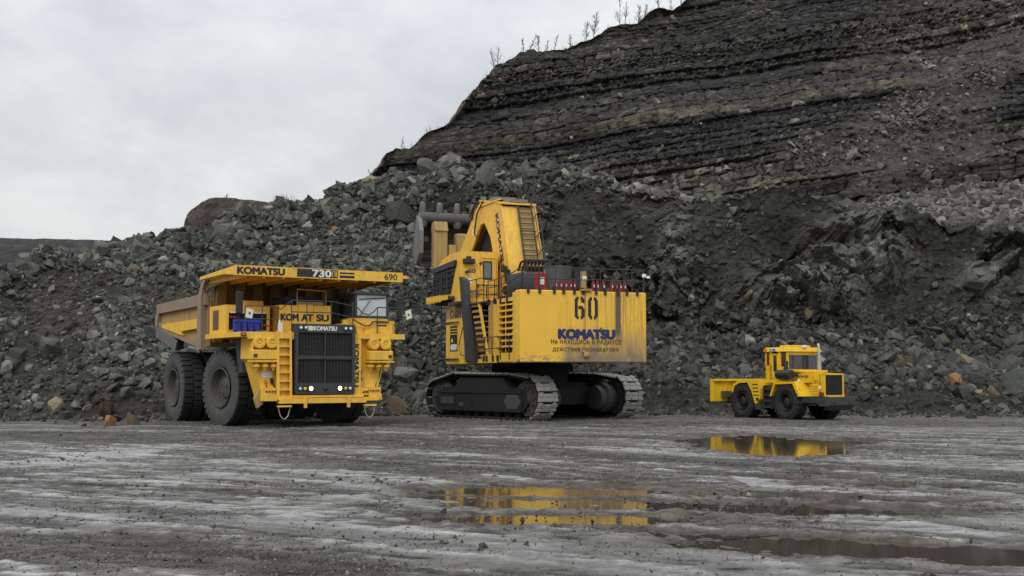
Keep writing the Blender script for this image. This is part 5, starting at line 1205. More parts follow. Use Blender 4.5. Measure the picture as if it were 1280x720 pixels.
# ================================================================== articulated wheel tractor (x forward, y to its left)
def tractor():
    t = thing('wheel_tractor', 'small yellow wheeled tractor with cab, pale exhaust pipe and wide rear blade', 'tractor', (13.9, 56.7, 0), math.atan2(-.866, .5))
    def wheel(x, y, out):
        wh = empty('wheel', t, (x, y, .84)); tyre_mesh(.86, .40, .66, 22, 'blacktyre', wh, .05, deep=.12, side_mat='blacktyre')
        m = MB(); s = out
        m.lathe([(.42, s * .26), (.40, s * .30), (.36, s * .22), (.34, s * .08), (.22, s * .06), (.20, s * .20), (.12, s * .24), (.001, s * .24)], (0, 0, 0), 'y', 28)
        m.lathe([(.42, -s * .2), (.001, -s * .2)], (0, 0, 0), 'y', 24)
        for k in range(10): a = 2 * math.pi * k / 10; m.cyl((.28 * math.cos(a), s * .06, .28 * math.sin(a)), (.28 * math.cos(a), s * .11, .28 * math.sin(a)), .03, 6)
        m.build('rim', 'black', wh, 35)
    for x in (0, -3.04):
        for y in (-1.08, 1.08): wheel(x, y, -1 if y < 0 else 1)
    m = MB(); m.box(-4.3, -1.6, -.5, .5, .7, 1.2); m.box(-1.2, 1.6, -.5, .5, .65, 1.25); m.box(-.2, .2, -1.0, 1.0, .65, 1.0); m.box(-3.2, -2.85, -1.0, 1.0, .65, 1.0); m.cyl((-1.5, 0, .6), (-1.5, 0, 1.4), .3, 12)
    m.box(.9, 1.5, -.9, .9, .7, 1.1); m.build('chassis', 'underside', t, 35)
    # rear blade
    m = MB(); m.box(-4.62, -4.5, -2.05, 2.05, .80, 1.90); m.box(-4.5, -4.34, -2.05, 2.05, 1.80, 1.90); m.box(-4.498, -4.40, -2.05, -1.95, .8, 1.8); m.box(-4.498, -4.44, -1.2, -1.14, .8, 1.8)
    bl = m.build('rear_blade', 'yellow_clean', t)
    m = MB(); m.box(-4.63, -4.48, -2.05, 2.05, .70, .80); m.build('cutting_edge', 'darksteel', bl)
    m = MB(); m.box(-4.5, -3.9, -1.0, -.75, .9, 1.2); m.box(-4.5, -3.9, .75, 1.0, .9, 1.2); m.tube([(-4.45, -.5, 1.5), (-3.4, -.4, 1.2)], .09, 8); m.box(-4.45, -4.25, -1.5, -.95, 1.0, 1.3); m.build('blade_arm', 'darksteel', t)
    # rear half: fenders and deck
    m = MB()
    for s in (-1, 1):
        a, b = s * .72, s * 1.42
        m.prism([(-3.75, 1.25), (-3.62, 1.66), (-3.25, 1.80), (-2.5, 1.86), (-2.15, 1.35), (-1.95, .78), (-2.05, .72), (-2.28, 1.3), (-2.6, 1.74), (-3.2, 1.70), (-3.52, 1.56), (-3.66, 1.24)], 'y', a, b)
        m.prism([(-2.6, 1.862), (-1.75, 1.862), (-1.62, 1.45), (-1.7, .95), (-1.92, .72), (-1.98, .78), (-2.18, 1.35), (-2.5, 1.80)], 'y', s * 1.0, s * 1.44)
    m.box(-4.2, -1.5, -.72, .72, 1.3, 1.84)
    m.build('rear_fender', 'yellow_clean', t)
    m = MB(); 
    for k in range(4): m.box(-2.2 + k * .03, -1.82 + k * .03, -1.452, -1.441, 1.62 - k * .17, 1.67 - k * .17)
    m.box(-1.95, -1.75, -1.452, -1.441, .86, 1.02); m.box(-2.05, -1.6, -1.43, -1.0, .45, .72); m.build('fender_step', 'charcoal', t)
    # joint steps
    m = MB(); m.box(-1.55, -.95, -1.2, -.6, .6, 1.62); 
    for k in range(4): m.box(-1.5, -1.0, -1.36, -1.2, .55 + k * .28, .60 + k * .28)
    m.box(-1.54, -1.50, -1.36, -1.2, .5, 1.6); m.box(-1.0, -.96, -1.36, -1.2, .5, 1.6); m.build('cab_steps', 'charcoal', t)
    # front fenders
    m = MB()
    for s in (-1, 1):
        a, b = s * .62, s * 1.42
        m.prism([(-1.02, 1.1), (-.92, 1.1), (-.66, 1.66), (.5, 1.70), (.88, 1.12), (1.0, 1.12), (.62, 1.80), (-.72, 1.78)], 'y', a, b)
    m.prism([(.5, 1.71), (.64, 1.80), (1.02, 1.12), (.88, 1.11)], 'y', -1.425, -.6)
    m.build('front_fender', 'yellow_clean', t)
    # cab
    cab = empty('cab', t)
    m = MB()
    x0, x1, y0, y1, zf, zt = -1.62, -.10, -1.12, .92, 1.74, 3.2
    m.box(x0, x1, y0, y1, zf, 1.86); m.box(x0, x1, y0 + .0, y0 + .07, 1.86, 2.02)
    for (a, b) in ((x0, x0 + .09), (-1.32, -1.14), (-.74, -.54), (x1 - .09, x1)): m.box(a, b, y0, y0 + .08, 1.86, zt); m.box(a, b, y1 - .08, y1, 1.86, zt)
    m.box(x0, -1.14, y0, y0 + .07, 2.02, 2.55); m.box(-.54, x1, y0, y0 + .07, 2.02, 2.5)
    m.box(-1.14, -.74, y0 - .02, y0 + .06, 1.95, 2.25); m.box(-1.14, -1.06, y0 - .02, y0 + .06, 2.25, 3.1); m.box(-.80, -.74, y0 - .02, y0 + .06, 2.25, 3.1); m.box(-1.14, -.74, y0 - .02, y0 + .06, 3.02, 3.1)
    m.box(x1 - .08, x1, y0 + .08, y1 - .08, 1.86, 2.36); m.box(x1 - .08, x1, y0 + .08, y1 - .08, 3.04, zt); m.box(x0, x0 + .08, y0 + .08, y1 - .08, 1.86, 2.4); m.box(x0, x0 + .08, y0 + .08, y1 - .08, 3.05, zt)
    m.hexa([(x0 - .06, y0 - .06, zt), (x1 + .12, y0 - .06, zt), (x1 + .12, y1 + .06, zt), (x0 - .06, y1 + .06, zt), (x0 + .02, y0 + .02, 3.40), (x1 + .04, y0 + .02, 3.40), (x1 + .04, y1 - .02, 3.40), (x0 + .02, y1 - .02, 3.40)])
    m.box(-1.2, -.25, -.6, .5, 3.40, 3.50, .03)
    m.build('cab_shell', 'yellow_clean', cab)
    m = MB(); m.box(x1 - .05, x1 - .03, y0 + .08, y1 - .08, 2.36, 3.04); m.box(x0 + .03, x0 + .05, y0 + .08, y1 - .08, 2.4, 3.05); m.build('windscreen', 'glass', cab)
    m = MB(); pass
    for b in ((-1.53, -1.32, y0 + .02, y0 + .04, 2.55, 3.2), (-1.06, -.80, y0 + .01, y0 + .03, 2.25, 3.02), (-.54, -.19, y0 + .02, y0 + .04, 2.5, 3.2), (-1.5, -.2, y1 - .05, y1 - .03, 1.9, 3.2)):
        m = MB(); m.box(*b); m.build('side_window', 'glass', cab)
    m = MB(); m.box(-1.50, -1.36, y0 + .005, y0 + .018, 2.56, 2.80); m.box(-.50, -.42, y0 + .005, y0 + .018, 2.56, 3.0); m.build('red_curtain', 'red', cab)
    m = MB(); m.box(x1 - .06, x1 + .0, -.12, -.06, 2.37, 3.03); m.box(x1 - .028, x1 - .02, -.8, -.7, 2.4, 3.0); m.tube([(x1 + .02, -.4, 2.4), (x1 + .03, -.1, 2.75)], .015, 5); m.build('wiper', 'charcoal', cab)
    m = MB(); m.lathe([(.001, .16), (.06, .15), (.09, .08), (.09, 0), (.001, 0)], (-1.5, -1.0, 3.24), 'z', 12); m.box(-1.62, -1.45, -1.2, -1.06, 3.22, 3.36); m.build('beacon', 'orange', cab, 40)
    m = MB(); m.box(-1.25, -.78, -1.2, -1.15, 3.22, 3.36); sg = m.build('roof_sign', 'white', cab)
    lettering('К-702', .40, .10, (-1.015, -1.204, 3.29), (1, 0, 0), (0, 0, 1), 'ink', sg, .03)
    m = MB(); m.box(-.05, .06, -.22, .0, 3.38, 3.5, .02); m.build('roof_lamp', 'white', cab)
    m = MB(); m.box(-1.72, -1.64, -1.28, -1.2, 2.5, 2.95); m.tube([(-1.6, -1.1, 3.1), (-1.68, -1.24, 3.05), (-1.68, -1.24, 2.5)], .02, 5); m.build('mirror', 'charcoal', cab)
    lettering('26', .16, .11, (-.66, -1.142 + .02, 2.08), (1, 0, 0), (0, 0, 1), 'ink', cab, .02)
    # hood
    m = MB()
    m.hexa([(-.10, -.62, 1.2), (1.68, -.60, 1.15), (1.68, .60, 1.15), (-.10, .62, 1.2), (-.10, -.62, 2.24), (1.60, -.60, 2.16), (1.60, .60, 2.16), (-.10, .62, 2.24)])
    m.box(-.08, .55, -.95, .8, 2.22, 2.32, .02); m.box(-.09, 1.05, -.86, -.62, 1.74, 2.2)
    m.box(.85, 1.45, -.70, -.62, 1.12, 1.7)
    hd = m.build('hood', 'yellow_clean', t)
    lettering('KOMATSU', .62, .10, (.66, -.866, 2.03), (1, 0, 0), (0, 0, 1), 'fadedink', hd, .05)
    m = MB(); m.box(1.64, 1.74, -.62, .62, 1.10, 1.18); m.box(1.66, 1.74, -.62, -.53, 1.18, 2.17); m.box(1.66, 1.74, .53, .62, 1.18, 2.17); m.box(1.62, 1.74, -.62, .62, 2.10, 2.18); m.build('radiator_surround', 'yellow_clean', hd)
    m = MB(); m.box(1.66, 1.70, -.53, .53, 1.18, 2.10); rg_ = m.build('radiator_grille', 'charcoal', hd)
    m = MB()
    for k in range(26): y = -.52 + k * 1.04 / 25; m.box(1.70, 1.715, y - .007, y + .007, 1.18, 2.10)
    m.build('grille_bar', 'black', rg_)
    m = MB(); 
    for k in range(4): m.box(.86, 1.42, -.712, -.70, 1.22 + k * .11, 1.25 + k * .11)
    m.build('side_louvre', 'tan', hd)
    m = MB(); m.lathe([(.001, 0), (.10, 0), (.10, .03), (.06, .05), (.001, .05)], (0, 0, 0), 'x', 14); m.v = [Vector((1.45 + 0 * v.x + v.y * .0 + v.y, -.63 - v.x, 1.50 + v.z)) for v in m.v]; m.build('warning_plate', 'cream', hd)
    m = MB(); m.box(.838, .846, -.867, -.86, 1.76, 2.18); m.box(.3, .308, -.867, -.86, 1.76, 2.18); m.box(1.05, 1.6, -.628, -.606, 1.70, 1.708); m.box(1.46, 1.468, -.626, -.604, 1.7, 2.14); m.build('hood_seam', 'black', hd)
    m = MB(); m.tube([(1.2, -.64, 1.75), (1.2, -.68, 1.85), (1.35, -.68, 1.85), (1.35, -.64, 1.75)], .015, 5); m.build('hood_handle', 'black', hd)
    m = MB(); m.tube([(-.2, -1.16, 1.88), (-.2, -1.2, 2.6), (-.2, -1.16, 3.1)], .018, 5); m.build('grab_rail', 'charcoal', t)
    m = MB(); m.box(1.5, 1.72, -.72, -.62, 1.18, 1.32); m.box(1.7, 1.8, .72, .85, 1.22, 1.36); m.build('tail_lamp', 'red', t)
    m = MB(); m.cyl((-.55, -1.3, 2.12), (.35, -1.3, 2.12), .22, 16); m.cyl((-.1, -1.25, 2.3), (-.1, -1.2, 2.75), .10, 10); m.tube([(.2, -1.3, 2.1), (.3, -.9, 2.1)], .08, 8); m.build('air_filter', 'black', t, 40)
    m = MB(); m.cyl((.3, .5, 2.2), (.3, .5, 3.0), .11, 12); m.tube([(.3, .5, 3.0), (.3, .5, 3.45), (.24, .5, 3.56)], .065, 10); m.build('exhaust_pipe', 'chrome', t, 40)
    m = MB(); m.lathe([(.001, .1), (.05, .08), (.07, 0)], (.62, -1.1, 1.80), 'z', 10); m.build('side_marker', 'cream', t, 40)
    lettering('702', .22, .07, (.80, -1.30, 1.45), (.26, 0, -.0), (-.45, 0, .8), 'fadedink', t, .02)
    # front bumper
    m = MB(); m.prism([(.9, .82), (1.6, .82), (1.75, .68), (2.1, .68), (2.1, 1.12), (1.6, 1.14), (.9, 1.12)], 'y', -.95, -.7); m.box(1.75, 2.1, -.7, 1.0, .72, 1.10, .02); m.box(.5, 1.0, -1.2, -.6, .82, 1.11)
    m.prism([(1.76, .72), (2.08, .72), (1.9, .5), (1.76, .5)], 'y', -.7, .9); m.cyl((2.1, -.35, .85), (2.16, -.35, .85), .05, 8); m.cyl((2.1, .6, .85), (2.16, .6, .85), .05, 8)
    m.build('front_bumper', 'charcoal', t)
    return t
TRACTOR = tractor()
# ================================================================== loose rock
def rock_protos(n, pts, seed, flat=1.0):
    rr = random.Random(seed); out = []
    for k in range(n):
        bm = bmesh.new()
        # a roughly boxy block with its corners knocked off, then random chips
        ax = [rr.uniform(.75, 1.2), rr.uniform(.6, 1.0), rr.uniform(.42, .8) * flat]
        for i in range(pts):
            v = Vector((rr.uniform(-1, 1), rr.uniform(-1, 1), rr.uniform(-1, 1)))
            mx = max(abs(v.x), abs(v.y), abs(v.z)); v = v / mx * (v.length ** -.35) * rr.uniform(.85, 1.05)
            bm.verts.new((v.x * ax[0], v.y * ax[1], v.z * ax[2]))
        r = bmesh.ops.convex_hull(bm, input=list(bm.verts))
        bmesh.ops.delete(bm, geom=list({g for g in r['geom_interior'] + r['geom_unused'] if isinstance(g, bmesh.types.BMVert)}), context='VERTS')
        bmesh.ops.dissolve_limit(bm, angle_limit=R(14), verts=list(bm.verts), edges=list(bm.edges))
        bmesh.ops.triangulate(bm, faces=list(bm.faces)); bm.verts.index_update()
        out.append((np.array([v.co[:] for v in bm.verts]), np.array([[v.index for v in f.verts] for f in bm.faces]))); bm.free()
    return out
PROTO = rock_protos(22, 15, 3)
def rand_rot(rs, n, tilt=None):
    q = rs.normal(size=(n, 4)); q /= np.linalg.norm(q, axis=1)[:, None]; w, x, y, z = q.T
    return np.stack([np.stack([1 - 2 * (y * y + z * z), 2 * (x * y - z * w), 2 * (x * z + y * w)], -1), np.stack([2 * (x * y + z * w), 1 - 2 * (x * x + z * z), 2 * (y * z - x * w)], -1),
                     np.stack([2 * (x * z - y * w), 2 * (y * z + x * w), 1 - 2 * (x * x + y * y)], -1)], 1)
def rubble(name, loc, size, mat, label, seed=0, kind='stuff', protos=None):
    rs = np.random.RandomState(seed); protos = protos or PROTO; n = len(loc); pid = rs.randint(0, len(protos), n); Rm = rand_rot(rs, n)
    V = []; Fc = []; o = 0
    for k, (pv, pf) in enumerate(protos):
        w = np.where(pid == k)[0]
        if not len(w): continue
        vv = np.einsum('nij,vj->nvi', Rm[w], pv) * size[w][:, None, None] + loc[w][:, None, :]
        ff = pf[None] + (o + np.arange(len(w)) * len(pv))[:, None, None]
        V.append(vv.reshape(-1, 3)); Fc.append(ff.reshape(-1, 3)); o += len(w) * len(pv)
    V = np.concatenate(V); Fc = np.concatenate(Fc); me = bpy.data.meshes.new(name)
    me.vertices.add(len(V)); me.vertices.foreach_set('co', V.astype(np.float32).ravel()); me.loops.add(Fc.size); me.loops.foreach_set('vertex_index', Fc.astype(np.int32).ravel())
    me.polygons.add(len(Fc)); me.polygons.foreach_set('loop_start', np.arange(0, Fc.size, 3, dtype=np.int32)); me.update(calc_edges=True); me.shade_flat(); me.materials.append(mat)
    ob = bpy.data.objects.new(name, me); COL.objects.link(ob); ob['kind'] = kind; ob['label'] = label; ob['category'] = 'rubble'
    return ob
def stone_mat(name, stops, per='Random Per Island', scale=1.0):
    m, nt, b = nodes(name)
    if per == 'Random Per Island': g = nt.nodes.new('ShaderNodeNewGeometry'); f = g.outputs['Random Per Island']
    else: g = nt.nodes.new('ShaderNodeObjectInfo'); f = g.outputs['Random']
    c = ramp(nt, f, stops).outputs[0]
    v = mapped(nt); n1 = noise(nt, 2.2 * scale, 6, .7, v); n2 = noise(nt, 9 * scale, 4, .7, v)
    k = ramp(nt, math_(nt, 'ADD', math_(nt, 'MULTIPLY', n1.outputs[0], .6), math_(nt, 'MULTIPLY', n2.outputs[0], .4)), [(.3, .6), (.5, 1), (.7, 1.5)])
    L(nt, mix(nt, 1.0, c, k.outputs[0], 'MULTIPLY'), b.inputs['Base Color']); b.inputs['Roughness'].default_value = .8; b.inputs['Specular IOR Level'].default_value = .3
    L(nt, bump(nt, n2.outputs[0], .7, .06 / scale), b.inputs['Normal'])
    return m
GREEN_GREY = [(0, (.034, .035, .031)), (.3, (.052, .054, .048)), (.55, (.074, .077, .067)), (.78, (.102, .105, .092)), (.92, (.15, .152, .135)), (.96, (.13, .108, .072)), (1, (.27, .27, .25))]
DARK_GREY = [(0, (.028, .028, .026)), (.4, (.045, .045, .041)), (.75, (.066, .066, .060)), (.93, (.10, .098, .087)), (.975, (.11, .085, .055)), (1, (.24, .23, .20))]
WARM_GREY = [(0, (.045, .042, .038)), (.4, (.07, .065, .056)), (.75, (.11, .10, .085)), (.93, (.16, .145, .115)), (1, (.30, .28, .23))]
M['stone'] = stone_mat('grey_green_stone', GREEN_GREY); M['stonedark'] = stone_mat('dark_grey_stone', DARK_GREY); M['stonewarm'] = stone_mat('warm_grey_stone', WARM_GREY)

# ---- choose places on the bank
rs = np.random.RandomState(21)
Tm = (PILE_T > .0) & (PILE_T <= 1.03)
ii, jj = np.where(Tm[:-1, :-1])
e1 = PILE_P[1:, :-1] - PILE_P[:-1, :-1]; e2 = PILE_P[:-1, 1:] - PILE_P[:-1, :-1]
area = np.linalg.norm(np.cross(e1, e2), axis=-1)[ii, jj]
s_, t_ = PILE_S[ii, jj], PILE_T[ii, jj]; x_, z_ = PILE_P[ii, jj, 0], PILE_P[ii, jj, 2]; y_ = PILE_P[ii, jj, 1]
lf = 1 - sstep(520, 720, s_)
cl_ = .5 + .5 * fbm(x_ * .35, y_ * .35, z_ * .35, 401, 3)
talus = np.clip(1 - z_ / 6.2, 0, 1) * (1 - lf) * sstep(640, 860, s_)
dens = lf * (.07 + 1.6 * PILE_D[ii, jj] ** 2.2) * (.2 + 1.1 * cl_) + (1 - lf) * (.02 + .16 * np.clip(cl_ - .45, 0, 1)) + talus * 2.0 * (.2 + cl_) * sstep(.095, .15, t_)
dens += 1.6 * sstep(.90, 1.0, t_) * np.where(s_ < 760, 1.0, .0) * (.25 + .75 * sstep(300, 440, s_)) * (1 - sstep(1.01, 1.03, t_))
dens += np.exp(-((s_ - 500) / 60) ** 2) * np.clip(1 - z_ / 7, 0, 1) * 1.6                  # blocks between truck and excavator
dens *= np.where((s_ > 960) & (t_ > .55), .25, 1)
dens *= np.where(s_ < -120, .5, 1) * np.where(s_ > 1420, .4, 1) * np.where(np.abs(s_ - 640) > 1000, .3, 1)
pr = dens * area; pr /= pr.sum()
def place(n, seed):
    r = np.random.RandomState(seed); k = r.choice(len(ii), n, p=pr); i, j = ii[k], jj[k]; a, b = r.rand(n, 1), r.rand(n, 1)
    p = PILE_P[i, j] + e1[i, j] * a + e2[i, j] * b
    return p, PILE_N[i, j], k
p, nn, k = place(120000, 5)
sz = np.clip(rs.lognormal(-2.58, .62, len(p)), .03, .40) * (1 + .35 * (t_[k] > .9) * (s_[k] < 700)) * (1 + .3 * talus[k])
p = p + nn * (sz * .22)[:, None]
lfk = lf[k] + .25 * rs.randn(len(p)); left = (lfk > .5)
rubble('loose_rubble', p[left], sz[left], M['stone'], 'loose grey green broken rock covering the tipped bank on the left', 31)
rubble('talus_rubble', p[~left], sz[~left], M['stonedark'], 'dark broken rock and talus lying against the blasted bench face', 32)
# scree and cliff-foot debris
n = 7000; i = rs.randint(0, SCREE.shape[0] - 1, n); j = rs.randint(0, SCREE.shape[1] - 1, n)
p = SCREE[i, j] + rs.uniform(-.5, .5, (n, 3)) * (.8, .4, .1); rubble('scree_rubble', p, np.clip(rs.lognormal(-1.75, .5, n), .06, .8), M['stonewarm'], 'pale scree lying between the bench and the pit wall', 33)
wj = np.arange(WALL_P.shape[1]); okm = (WALL_T[:, :] < 1.0); wi, wk = np.where(okm[:-1]); wp = (.15 + WALL_DEB[wi, wk]) ** 2
wp = wp * ((WALL_P[wi, wk, 2] > 12)) * (hs[wk] > 610) * (.4 + (fbm(WALL_P[wi, wk, 0] * .2, WALL_P[wi, wk, 2] * .3, 0, 411, 3) > .1) * 1.5); wp /= wp.sum()
q = rs.choice(len(wi), 9000, p=wp); p = WALL_P[wi[q], wk[q]] + rs.uniform(-.2, .2, (9000, 3)); sz = np.clip(rs.lognormal(-1.85, .5, 9000), .06, .7)
rubble('ledge_rubble', p, sz, M['stonewarm'], 'small broken rock caught on the ledges of the pit wall', 34)
# gravel and clods on the road and along the foot of the bank
n = 7000; a = rs.rand(n); gy_ = 11.5 + 46 * rs.rand(n) ** 1.5; gx_ = (rs.rand(n) - .5) * 1.05 * gy_ * .9; c_ = fbm(gx_ * .5, gy_ * .5, 0, 421, 3); keep = (c_ > -.1)
gx_, gy_ = gx_[keep], gy_[keep]; sz = np.clip(rs.lognormal(-4.7, .55, len(gx_)), .005, .045)
spot = [at(610, 660, gY(660)), at(480, 600, gY(600)), at(75, 575, gY(575)), at(900, 640, gY(640))]
ex = np.concatenate([np.stack([s.x + rs.randn(90) * .9, s.y + rs.randn(90) * 1.1], -1) for s in spot]); gx_ = np.concatenate([gx_, ex[:, 0]]); gy_ = np.concatenate([gy_, ex[:, 1]]); sz = np.concatenate([sz, np.clip(rs.lognormal(-3.7, .45, len(ex)), .012, .07)])
rubble('road_gravel', np.stack([gx_, gy_, .022 + sz * .2], -1), sz, M['stonewarm'], 'small clods and gravel strewn over the muddy haul road', 35)
# mud clods: the churned crumb of the road itself
PCL = rock_protos(10, 9, 71)
wgt = (.35 + 1.3 * darkm + 1.2 * berm + .8 * rut + .25 * np.abs(tread)) * (1 - wet) * (1 - .75 * pale_f) * np.clip(.6 + .8 * rn, .05, 2) * (GY > 12) * (GY < 58) * (np.abs(GX) < .50 * GY + 1.5)
cellA = np.gradient(gx)[None, :] * np.gradient(gy)[:, None]; wgt = wgt * cellA * (20 / np.maximum(GY, 8)) ** 1.4
qq = rs.choice(wgt.size, 80000, p=(wgt / wgt.sum()).ravel()); sz = np.clip(rs.lognormal(-4.95, .5, 80000), .004, .04) * (1 + GY.ravel()[qq] / 60)
cp = GP.reshape(-1, 3)[qq] + np.stack([rs.uniform(-.04, .04, 80000), rs.uniform(-.05, .05, 80000), sz * .1], -1)
M['clod'] = stone_mat('mud_clod', [(0, (.055, .051, .047)), (.5, (.095, .089, .082)), (.85, (.14, .133, .126)), (1, (.24, .235, .225))])
rubble('mud_clods', cp, sz, M['clod'], 'crumbly wet mud clods churned up over the haul road', 38, protos=PCL)
n = 4200; ts = rs.uniform(-60, 1420, n); zt_ = np.interp(ts, TZ * 0 + CPX, TZ) - np.abs(rs.randn(n)) * 1.6 + .4; sz = np.clip(rs.lognormal(-2.75, .6, n), .025, .30)
rubble('toe_gravel', np.stack([(ts - 640) / FPX * zt_, zt_, sz * .35], -1), sz, M['stonedark'], 'spilled dark gravel along the foot of the rubble bank', 36)
M['stonepale'] = stone_mat('pale_crest_stone', [(0, (.07, .07, .064)), (.5, (.11, .11, .10)), (.85, (.17, .167, .15)), (1, (.27, .25, .21))])
w_ = np.where((s_ > 590) & (s_ < 890) & (t_ > .965) & (t_ < 1.01))[0]; q = rs.choice(w_, 1100); i, j = ii[q], jj[q]
rubble('crest_rubble', PILE_P[i, j] + e1[i, j] * rs.rand(1100, 1) + e2[i, j] * rs.rand(1100, 1) + (0, 0, .08), np.clip(rs.lognormal(-2.3, .6, 1100), .05, .4), M['stonepale'], 'pale broken rock spilled along the lip of the bench', 37)

# ---- boulders: single rocks one can point at
def boulder_mesh(seed, pts=22, flat=1.0):
    rr = random.Random(seed); (pv, pf) = rock_protos(1, pts, seed, flat)[0]
    me = bpy.data.meshes.new('boulder'); me.from_pydata([tuple(v) for v in pv], [], [tuple(f) for f in pf])
    bm = bmesh.new(); bm.from_mesh(me); bmesh.ops.recalc_face_normals(bm, faces=bm.faces)
    bmesh.ops.bevel(bm, geom=list(bm.edges), offset=.035, segments=1, affect='EDGES', profile=.6)
    bmesh.ops.triangulate(bm, faces=list(bm.faces)); bmesh.ops.subdivide_edges(bm, edges=[e for e in bm.edges if e.calc_length() > .35], cuts=2, use_grid_fill=True)
    from mathutils import noise as mn
    for v in bm.verts: v.co += v.normal * (mn.fractal(v.co * 2.3 + Vector((seed * 3.1, 0, 0)), .8, 2.0, 4) * .07)
    bm.to_mesh(me); bm.free(); me.shade_flat(); return me
BM = [boulder_mesh(500 + k) for k in range(16)] + [boulder_mesh(540 + k, 30, 1.6) for k in range(6)]
def bmat(name, c): return stone_mat(name, [(0, tuple(v * .85 for v in c)), (1, tuple(v * 1.15 for v in c))], 'Object', 1.3)
BC = {'dark grey': bmat('dark_grey_boulder', (.042, .043, .040)), 'grey': bmat('grey_boulder', (.075, .077, .070)), 'pale grey': bmat('pale_grey_boulder', (.14, .143, .128)), 'greenish grey': bmat('greenish_boulder', (.076, .086, .070)),
      'brown': bmat('brown_boulder', (.11, .085, .055)), 'tan': bmat('tan_boulder', (.20, .165, .11)), 'orange': bmat('orange_boulder', (.27, .15, .065)), 'white': bmat('whitish_boulder', (.34, .33, .30))}
VIS = (PILE_T > .0) & (PILE_T < 1.01)
vpx, vpy = pix(PILE_P); vflat = np.where(VIS.ravel())[0]; vx, vy = vpx.ravel()[vflat], vpy.ravel()[vflat]; PF = PILE_P.reshape(-1, 3)
def on_bank(px, py):
    q = np.argmin((vx - px) ** 2 + (vy - py) ** 2); return Vector(PF[vflat[q]])
_bn = [0]; _bc = {}
def boulder(loc, size, col, label, group=None, ax=(1, 1, 1), sink=.25, rot=None, chunky=False):
    _bn[0] += 1; k = _bn[0]
    key = (16 + k % 6 if chunky else k * 7 % 16, col)
    if key not in _bc:
        me = BM[key[0]].copy(); me.materials.clear(); me.materials.append(BC[col]); _bc[key] = me
    o = bpy.data.objects.new('boulder', _bc[key]); COL.objects.link(o); r = random.Random(k * 13)
    o.rotation_euler = rot or (r.uniform(-.5, .5), r.uniform(-.5, .5), r.uniform(0, 6.28)); o.scale = [size * a for a in ax]
    o.location = Vector(loc) + Vector((0, -size * .15, size * (.5 - sink)))
    tag(o, label, 'boulder', group); return o
